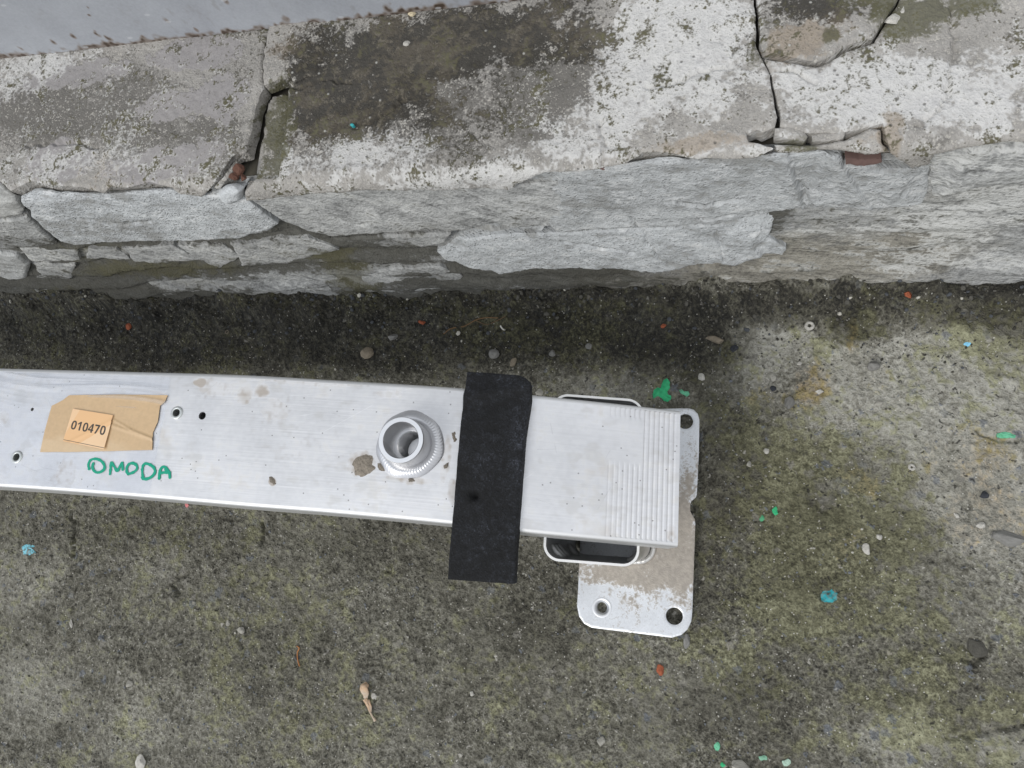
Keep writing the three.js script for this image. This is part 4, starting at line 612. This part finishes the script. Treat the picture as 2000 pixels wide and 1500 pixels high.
// ───────────────────────── debris ─────────────────────────
const onG = (px, py) => { const p = at(px, py, 0); p.y = groundH(p.x, p.z); return p; };
const onP = (px, py) => { const [x, s] = plOf(px, py), P = new THREE.Vector3(), N = new THREE.Vector3(); plMap(x, s, P, N); return P.addScaledVector(N, .003); };
const PX = 1 / 1840;                                    // metres per photo pixel on the ground
function stoneGeo(r, flat, angular, sd) {
  const g = new THREE.IcosahedronGeometry(1, 3), p = g.attributes.position, v = new THREE.Vector3(), pl = [];
  for (let i = 0; i < (angular ? 9 : 5); i++) { const q = new THREE.Vector3(hash(sd, i, 1) - .5, hash(sd, i, 2) - .5, hash(sd, i, 3) - .5).normalize(); pl.push([q, angular ? .45 + .35 * hash(sd, i, 4) : .66 + .25 * hash(sd, i, 4)]); }
  for (let i = 0; i < p.count; i++) {
    v.fromBufferAttribute(p, i); v.multiplyScalar(.8 + .45 * fbm(v.x * 1.1 + sd * 7.3 + 9, v.y * 1.1 + v.z * 1.7 + sd * 3.1 + 20, 3));
    for (const [q, d] of pl) { const e = v.dot(q) - d; if (e > 0) v.addScaledVector(q, -e * .94); }
    v.multiplyScalar(1.08 + .10 * (n2(v.x * 5 + sd + 40, v.z * 5 + v.y * 3 + 40) - .5)); p.setXYZ(i, v.x * r[0], v.y * r[0] * flat, v.z * r[1]);
  }
  g.computeVertexNormals(); return g;
}
const grain = bake(0, .02, 0, .02, .0002, (x, y, o) => { const a = n2(x * 500, y * 500), b = n2(x * 1800, y * 1800), r = fbm(x * 160, y * 160, 3); o[0] = o[1] = o[2] = .5 + .22 * a + .16 * b + .22 * r; o[3] = a * .5 + b * .3 + r * .2; });
function stoneMat(c, flat) { return std({ color: new THREE.Color().setRGB(...c.map(v => v * 1.2)), map: grain.map, bumpMap: grain.bumpMap, bumpScale: .0012, roughness: .88 }); }
const mats = {}; for (const [k, c] of Object.entries({ tan: [.22, .185, .135], grey: [.21, .205, .19], pale: [.36, .345, .30], white: [.52, .50, .45], dark: [.035, .038, .045], brick: [.34, .095, .042], rubble: [.125, .058, .038], crumb: [.075, .071, .058], cream: [.62, .53, .36] })) { mats[k] = stoneMat(c, false); mats[k + '_a'] = stoneMat(c, true); }
let sdn = 1;
function stone(name, px, py, rx, ry, mat, label, category, { flat = .6, angular = !/round|oval|oblong|pebble/.test(label), turn = 0, on = onG, sink = .35, group } = {}) {
  const p = on(px, py), g = stoneGeo([rx * PX * 1.25, ry * PX * 1.25], flat, angular, sdn++); g.rotateY(turn); const h = rx * PX * 1.25 * flat;
  return single(name, g, mats[mat + (angular ? '_a' : '')], label, category, group, [p.x, p.y + h * (1 - sink) * .8, p.z]);
}
stone('pebble', 716, 688, 12, 10, 'tan', 'round tan pebble on the dark dirt above the beam, left of the foam strip', 'pebble');
stone('pebble', 765, 657, 10, 5, 'grey', 'flat grey stone sliver on the dark dirt between wall and tow socket', 'stone chip', { angular: true, turn: .3 });
stone('pebble', 1001, 706, 5, 8, 'tan', 'small oval brown pebble just above the foam strip', 'pebble', { turn: -.5 });
stone('pebble', 963, 690, 9, 8, 'grey', 'dull grey pebble half sunk in dirt above the foam strip', 'pebble', { sink: .6 });
stone('pebble', 1052, 765, 7, 7, 'pale', 'pale shell-like chip beside the top right corner of the foam strip', 'stone chip', { flat: .35, turn: .6 });
stone('pebble', 1077, 688, 8, 6, 'grey', 'grey chip in dark moss up and right of the foam strip', 'stone chip', { sink: .5 });
stone('pebble', 1150, 676, 6, 5, 'grey', 'small grey pebble on dark moss above the crash box', 'pebble');
stone('pebble', 1543, 786, 10, 10, 'grey', 'triangular grey stone chip on concrete right of the green paint flakes', 'stone chip', { angular: true, flat: .8 });
stone('pebble', 1707, 715, 10, 8, 'grey', 'angular grey stone casting a dark shadow on the pale concrete', 'stone', { angular: true, flat: .95, turn: 1 });
stone('pebble', 1511, 735, 6, 6, 'pale', 'small whitish pebble on concrete left of the rusty stain', 'pebble');
stone('pebble', 1511, 757, 5, 4, 'dark', 'tiny dark stone just below the whitish pebble near the rusty stain', 'stone');
stone('pebble', 1370, 735, 5, 6, 'white', 'cream chip beside the small green paint flake', 'stone chip', { angular: true, turn: .5 });
stone('pebble', 1398, 664, 14, 7, 'tan', 'flat tan stone half buried in the black dirt strip on the right', 'stone', { flat: .4, sink: .5 });
stone('pebble', 1433, 680, 7, 6, 'dark', 'blue-black chip at the edge of the black dirt strip', 'stone chip', { angular: true });
stone('pebble', 1602, 764, 6, 4, 'white', 'white chip just below the rusty stain', 'stone chip', { angular: true });
stone('pebble', 1562, 707, 4, 3, 'white', 'tiny white chip on pale concrete above the rusty stain', 'stone chip');
stone('pebble', 1717, 786, 6, 4, 'pale', 'pale oblong pebble right of the triangular chip', 'pebble');
stone('pebble', 1779, 800, 6, 5, 'pale', 'small pale stone furthest right of the pebbles level with the plate top', 'stone', { angular: true });
stone('pebble', 1694, 1072, 7, 7, 'white', 'white stone chip on olive moss above the turquoise spot', 'stone chip', { angular: true });
stone('pebble', 1720, 1048, 4, 5, 'white', 'tiny white chip up and right of the chip above the turquoise spot', 'stone chip', { angular: true });
stone('pebble', 1917, 1024, 6, 5, 'white', 'white chip on the brownish concrete near the right edge', 'stone chip', { angular: true });
stone('pebble', 1870, 1005, 5, 3, 'white', 'thin white sliver left of the chip on brownish concrete', 'stone chip', { turn: -.7 });
stone('pebble', 1925, 965, 7, 5, 'dark', 'black stone on brown-stained concrete near the right edge', 'stone');
stone('pebble', 1498, 879, 4, 4, 'white', 'tiny round white pebble on moss right of the plate', 'pebble');
stone('pebble', 1464, 906, 4, 5, 'pale', 'small pale chip lowest of the two beside the plate notch', 'stone chip', { angular: true });
stone('pebble', 1972, 1050, 26, 11, 'grey', 'large grey broken stone at the right edge of the ground', 'stone', { flat: .35, sink: .8, angular: true });
stone('pebble', 1905, 1266, 15, 15, 'crumb', 'dark crumbly broken stone sunk in the ground at lower right', 'stone', { flat: .3, sink: .9, angular: true });
stone('pebble', 272, 1490, 10, 12, 'white', 'white stone at the bottom edge of the ground', 'stone', { angular: true });
stone('pebble', 1450, 1497, 14, 8, 'pale', 'whitish stone at the bottom edge among green chips', 'stone', { angular: true });
stone('pebble', 250, 1335, 7, 7, 'pale', 'pale chip in the lower left concrete', 'stone chip', { angular: true });
stone('pebble', 468, 1230, 8, 6, 'pale', 'larger of two pale chips left of the thin orange stalk', 'stone chip', { angular: true, sink: .5 });
stone('pebble', 446, 1217, 5, 5, 'pale', 'smaller of two pale chips left of the thin orange stalk', 'stone chip');
stone('pebble', 1173, 1450, 7, 7, 'pale', 'pale chip near the bottom edge below the plate', 'stone chip', { angular: true });
stone('pebble', 919, 1355, 4, 5, 'white', 'tiny white chip right of the dry leaf scrap', 'stone chip');
stone('pebble', 727, 1360, 5, 5, 'white', 'tiny white triangular chip touching the dry leaf scrap', 'stone chip', { angular: true });
stone('pebble', 133, 1220, 3, 9, 'white', 'thin white sliver in the left concrete', 'stone chip', { turn: .4 });
stone('pebble', 1342, 1255, 6, 12, 'grey', 'grey stone just below the lower right corner of the plate', 'stone', { sink: .6 });
stone('pebble', 808, 33, 6, 5, 'cream', 'cream pebble on the mossy slab just under the gate', 'pebble', { on: onP });
stone('pebble', 797, 91, 5, 4, 'white', 'white pebble on the brown mossy slab', 'pebble', { on: onP });
stone('pebble', 1744, 46, 11, 7, 'white', 'larger white flake beside the green moss on the right slab', 'stone chip', { on: onP, flat: .3, turn: .6, angular: true });
stone('pebble', 1757, 27, 5, 8, 'white', 'smaller white flake beside the green moss on the right slab', 'stone chip', { on: onP, flat: .3, turn: -.5, angular: true });
const bf = (px, py, rx, ry, label, o = {}) => stone('brick_fragment', px, py, rx, ry, o.mat ?? 'brick', label, 'brick fragment', { angular: true, ...o });
bf(250, 636, 7, 7, 'orange brick crumb on dark dirt at far left');
bf(1289, 1309, 6, 7, 'orange brick crumb on open ground below the mounting plate');
bf(1771, 582, 6, 6, 'red brick crumb in the dark dirt at the wall foot, right side');
bf(1296, 639, 5, 4, 'orange brick crumb on dark dirt above the large green paint flake');
bf(824, 630, 6, 4, 'dull orange crumb on dark dirt beside the dry rootlet', { sink: .5 });
bf(470, 336, 11, 9, 'largest reddish brick fragment wedged at the foot of the plinth crack', { on: onP, mat: 'rubble' });
bf(462, 350, 8, 7, 'lower reddish brick fragment wedged at the foot of the plinth crack', { on: onP, mat: 'rubble' });
bf(480, 350, 6, 7, 'right-hand reddish brick fragment wedged below the plinth crack', { on: onP, mat: 'rubble' });
stone('rust_flake', 512, 50, 10, 5, 'rubble', 'brown rust flake under the gate edge', 'rust flake', { on: onP, flat: .5 });

// flakes and spots of paint
function flake(name, outline, col, label, category, { on = 'g', h = .0011, group, rough = .0008, lace = 0 } = {}) {
  const polys = [roughen(outline.map(([x, y]) => on === 'g' ? gOf(x, y) : on === 'p' ? plOf(x, y) : bOf(x, y)), .0012, rough, 420)];
  const map = on === 'g' ? (x, z, P, N) => { P.set(x, groundH(x, z), z); N.set(0, 1, 0); } : on === 'p' ? plMap : bMap;
  const g = sheet({ polys, map, cell: .0006, skirt: h + .0006, H: (x, z, d) => (on === 'p' ? .003 : 0) + h * (.7 + .3 * ss(0, .002, d)) + (fbm(x * 300, z * 300, 2) - .5) * .0009 });
  const [a, b, c, e] = g.userData.b, t = lace ? bake(a, b, c, e, .0003, (x, z, o) => { const q = n2(x * 700, z * 700), r = fbm(x * 160, z * 160, 3); o[0] = col[0]; o[1] = col[1]; o[2] = col[2]; mixc(o, [.16, .155, .13], lace * ss(.5, .62, q * .6 + r * .4)); o[3] = q; }) : grain;
  let cx = 0, cy = 0, cz = 0; g.computeBoundingBox(); const m = g.boundingBox.getCenter(new THREE.Vector3()); cx = m.x; cy = g.boundingBox.min.y; cz = m.z; g.translate(-cx, -cy, -cz);
  return single(name, g, std({ color: lace ? 0xffffff : new THREE.Color().setRGB(...col.map(v => Math.min(1, v * 1.25))), map: t.map, bumpMap: t.bumpMap, bumpScale: .0004, roughness: .6 }), label, category, group, [cx, cy, cz]);
}
const blobO = (x, y, rx, ry, n = 11, j = .25, s = 1) => Array.from({ length: n }, (_, i) => { const k = 1 + j * (hash(i + s * 13, Math.round(x), s) - .5) * 2, a = i / n * 2 * Math.PI; return [x + rx * k * Math.cos(a), y + ry * k * Math.sin(a)]; });
const GREEN = [.03, .42, .17], MINT = [.13, .46, .27];
flake('paint_flake', [[1296, 740], [1302, 737], [1308, 745], [1308, 757], [1303, 763], [1305, 771], [1311, 773], [1311, 778], [1304, 784], [1297, 782], [1290, 775], [1284, 772], [1276, 778], [1274, 768], [1277, 760], [1284, 755], [1290, 758], [1292, 750]], GREEN, 'large three-lobed bright green paint flake above the mounting plate', 'paint flake', { rough: .0004 });
flake('paint_flake', [[1326, 761], [1331, 759], [1336, 764], [1344, 763], [1347, 769], [1342, 774], [1335, 770], [1329, 768]], MINT, 'small jagged green flake just right of the large three-lobed one', 'paint flake', { rough: .0004 });
flake('paint_flake', blobO(1515, 997, 6, 8, 9), GREEN, 'bright green fleck on olive moss, upper one of a pair', 'paint flake');
flake('paint_flake', blobO(1488, 1012, 5, 6, 9), [.06, .30, .14], 'duller green fleck on olive moss, lower one of a pair', 'paint flake');
flake('paint_flake', [[1950, 846], [1960, 842], [1975, 845], [1986, 850], [1984, 855], [1968, 854], [1954, 852]], MINT, 'long pale green flake at the right edge by a thin crack', 'paint flake');
flake('paint_flake', blobO(1401, 1459, 7, 8, 9), MINT, 'green chip near the bottom edge, highest of the bottom group', 'paint flake');
flake('paint_flake', blobO(1411, 1494, 5, 4, 8), GREEN, 'tiny green chip on the bottom edge of the ground, leftmost there', 'paint flake');
flake('paint_flake', blobO(1491, 1481, 8, 5, 9), [.22, .44, .30], 'pale green chip near the bottom edge, middle of the bottom group', 'paint flake');
flake('paint_flake', blobO(1537, 1491, 9, 8, 9), [.36, .50, .40], 'greenish white chip near the bottom edge, rightmost of the bottom group', 'paint flake', { h: .003 });
flake('paint_spot', blobO(1622, 1165, 15, 13, 15, .2), [.02, .33, .36], 'round turquoise paint spot on the olive ground', 'paint spot', { h: .0005, lace: .5 });
flake('paint_spot', blobO(50, 1072, 13, 13, 13, .35), [.20, .56, .66], 'light blue paint spot at the left edge below the beam', 'paint spot', { h: .0005, lace: .9 });
flake('paint_flake', blobO(1891, 671, 7, 4, 8), [.22, .55, .75], 'small sky-blue fleck on pale concrete by the right edge', 'paint flake');
flake('paint_spot', blobO(551, 86, 5, 4, 8, .15), [.03, .48, .55], 'turquoise dot on the brown slab chunk', 'paint spot', { on: 'p', h: .003 });
flake('paint_spot', blobO(692, 250, 4, 3, 8, .15), [.05, .42, .44], 'tiny turquoise dot on the mossy slab', 'paint spot', { on: 'p', h: .003 });
flake('paint_spot', blobO(85, 228, 4, 4, 8, .3), [.62, .25, .27], 'right-hand of two tiny pink dots on the left slab', 'paint spot', { on: 'p', h: .0006 });
flake('paint_spot', blobO(42, 228, 4, 4, 8, .3), [.55, .27, .26], 'left-hand of two tiny pink dots on the left slab', 'paint spot', { on: 'p', h: .0006 });
flake('paint_flake', blobO(361, 986, 4, 5, 8, .3), [.65, .2, .2], 'tiny pink fleck under the near edge of the beam', 'paint flake');
// rings, stalks and the dry leaf
function ring(px, py, R, r, mat, label) { const p = onG(px, py), g = new THREE.TorusGeometry(R * PX, r * PX, 10, 24); g.rotateX(-Math.PI / 2); const v = g.attributes.position; for (let i = 0; i < v.count; i++) v.setY(i, v.getY(i) + (n2(v.getX(i) * 900 + 50, v.getZ(i) * 900 + 50) - .5) * .001); g.computeVertexNormals(); single('small_ring', g, mats[mat], label, 'ring', null, [p.x, p.y + r * PX, p.z]); }
ring(1783, 911, 4.2, 2.6, 'white', 'tiny white bead with a hole on the mossy concrete at right');
ring(1581, 636, 6.5, 3.2, 'white', 'white crusty ring at the edge of the dark dirt strip');
ring(443, 648, 4, 1.3, 'tan', 'tiny tan ring on the dark dirt left of the beam top');
function stalk(name, pts, r, color, label, category) {
  const v = pts.map(([x, y, u = 1]) => { const p = onG(x, y); p.y += .0012 * u; return p; }), o = v[0].clone(), c = new THREE.CatmullRomCurve3(v.map(p => p.clone().sub(o)));
  return single(name, new THREE.TubeGeometry(c, 40, r, 7), std({ color: new THREE.Color().setRGB(...color), roughness: .8 }), label, category, null, o.toArray());
}
stalk('dry_stalk', [[577, 1262], [581, 1266], [576, 1275], [577, 1288], [582, 1302]], .0007, [.42, .18, .06], 'thin curved orange stalk on the ground left of the dry leaf scrap', 'stalk');
stalk('dry_rootlet', [[866, 652], [880, 642], [905, 636], [930, 625], [950, 622], [975, 624]], .0007, [.17, .10, .045], 'thin brown rootlet on dark dirt above the beam', 'rootlet');
stalk('dry_rootlet', [[930, 626], [950, 634], [975, 628], [990, 622]], .0005, [.13, .08, .04], 'shorter brown rootlet crossing the end of the longer one', 'rootlet');
stalk('white_curl', [[978, 637], [981, 642], [987, 646]], .0009, [.75, .73, .66], 'tiny white curl on the dark dirt above the foam strip', 'scrap');
{
  const leaf = thing('dry_leaf', 'dry tan leaf scrap with a twisted tail on the lower ground', 'leaf', null, onG(715, 1365).toArray());
  const loft = (path, radii, flat, name, mat) => {
    const v = path.map(([x, y, u]) => { const p = onG(x, y); p.y += u; return p; }), c = new THREE.CatmullRomCurve3(v), n = 60, m = 14, pos = [], idx = [], uv = [];
    for (let i = 0; i <= n; i++) { const t = i / n, p = c.getPoint(t), d = c.getTangent(t), sx = new THREE.Vector3(0, 1, 0).cross(d).normalize(), f = t * (radii.length - 1), k = Math.min(radii.length - 2, Math.floor(f)), r = lerp(radii[k], radii[k + 1], ss(0, 1, f - k)) * PX;
      for (let j = 0; j < m; j++) { const a = j / m * 2 * Math.PI, cr = 1 + .16 * Math.cos(3 * a + t * 9) + .12 * (n2(t * 20, j * 1.7 + 9) - .5); pos.push(p.x + sx.x * Math.cos(a) * r * cr, p.y + Math.sin(a) * r * flat * cr, p.z + sx.z * Math.cos(a) * r * cr); uv.push(j / m, t); } }
    for (let i = 0; i < n; i++) for (let j = 0; j < m; j++) { const a = i * m + j, b = i * m + (j + 1) % m; idx.push(a, b, a + m, b, b + m, a + m); }
    const g = new THREE.BufferGeometry(); g.setAttribute('position', new THREE.Float32BufferAttribute(pos, 3)); g.setAttribute('uv', new THREE.Float32BufferAttribute(uv, 2)); g.setIndex(idx); g.computeVertexNormals(); part(name, g, mat, leaf);
  };
  const t = bake(0, 1, 0, 1, .008, (u, v, o) => { const a = fbm(u * 9, v * 14, 4), k = .75 + .5 * a; o[0] = .56 * k; o[1] = .385 * k; o[2] = .245 * k; mixc(o, [.52, .46, .38], ss(.4, .7, v) * .5 + .3 * ss(.5, .6, a)); o[3] = a; });
  const m = std({ map: t.map, bumpMap: t.bumpMap, bumpScale: .0006, roughness: .8, side: THREE.DoubleSide });
  loft([[714, 1332, .004], [713, 1342, .006], [713, 1355, .005], [711, 1370, .003]], [2, 8, 8.5, 7.5, 5, 2], .6, 'blade', m);
  loft([[711, 1366, .004], [717, 1381, .003], [722, 1394, .002], [731, 1409, .0015]], [4.5, 3.4, 2.6, 1.6, 1.6, 3.2], .6, 'tail', m);
  loft([[716, 1368, .003], [721, 1380, .003], [723, 1391, .002]], [2.5, 2.4, 1.2], .6, 'tail', m);
}
{ // loose grit over the whole ground: nobody could count it
  const g = new THREE.IcosahedronGeometry(1, 0), N = 15000, im = new THREE.InstancedMesh(g, std({ roughness: .9 }), N), d = new THREE.Object3D(), c = new THREE.Color();
  for (let i = 0; i < N; i++) {
    let x = lerp(GX0 + .02, GX1 - .02, rnd()), z = lerp(JZ + .002, GZ1 - .02, rnd()); if (rnd() < .28) z = JZ + Math.pow(rnd(), 1.6) * .09;
    const foot = z < JZ + .05, r = .0004 + (foot ? .0026 : .0013) * Math.pow(rnd(), foot ? 5 : 4); d.position.set(x, groundH(x, z) + r * .25, z); d.rotation.set(rnd() * 6, rnd() * 6, rnd() * 6); d.scale.set(r * rr(.7, 1.4), r * rr(.5, 1), r * rr(.7, 1.3)); d.updateMatrix(); im.setMatrixAt(i, d.matrix);
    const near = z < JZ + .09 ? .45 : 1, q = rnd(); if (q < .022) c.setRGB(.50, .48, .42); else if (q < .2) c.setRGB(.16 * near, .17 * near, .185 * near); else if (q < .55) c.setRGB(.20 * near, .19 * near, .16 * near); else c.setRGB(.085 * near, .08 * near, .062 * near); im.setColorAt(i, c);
  }
  im.name = 'grit'; im.castShadow = im.receiveShadow = true; im.userData = { kind: 'stuff', label: 'fine loose grit and crumbs scattered over the concrete', category: 'grit' }; scene.add(im);
}
renderer.render(scene, camera);
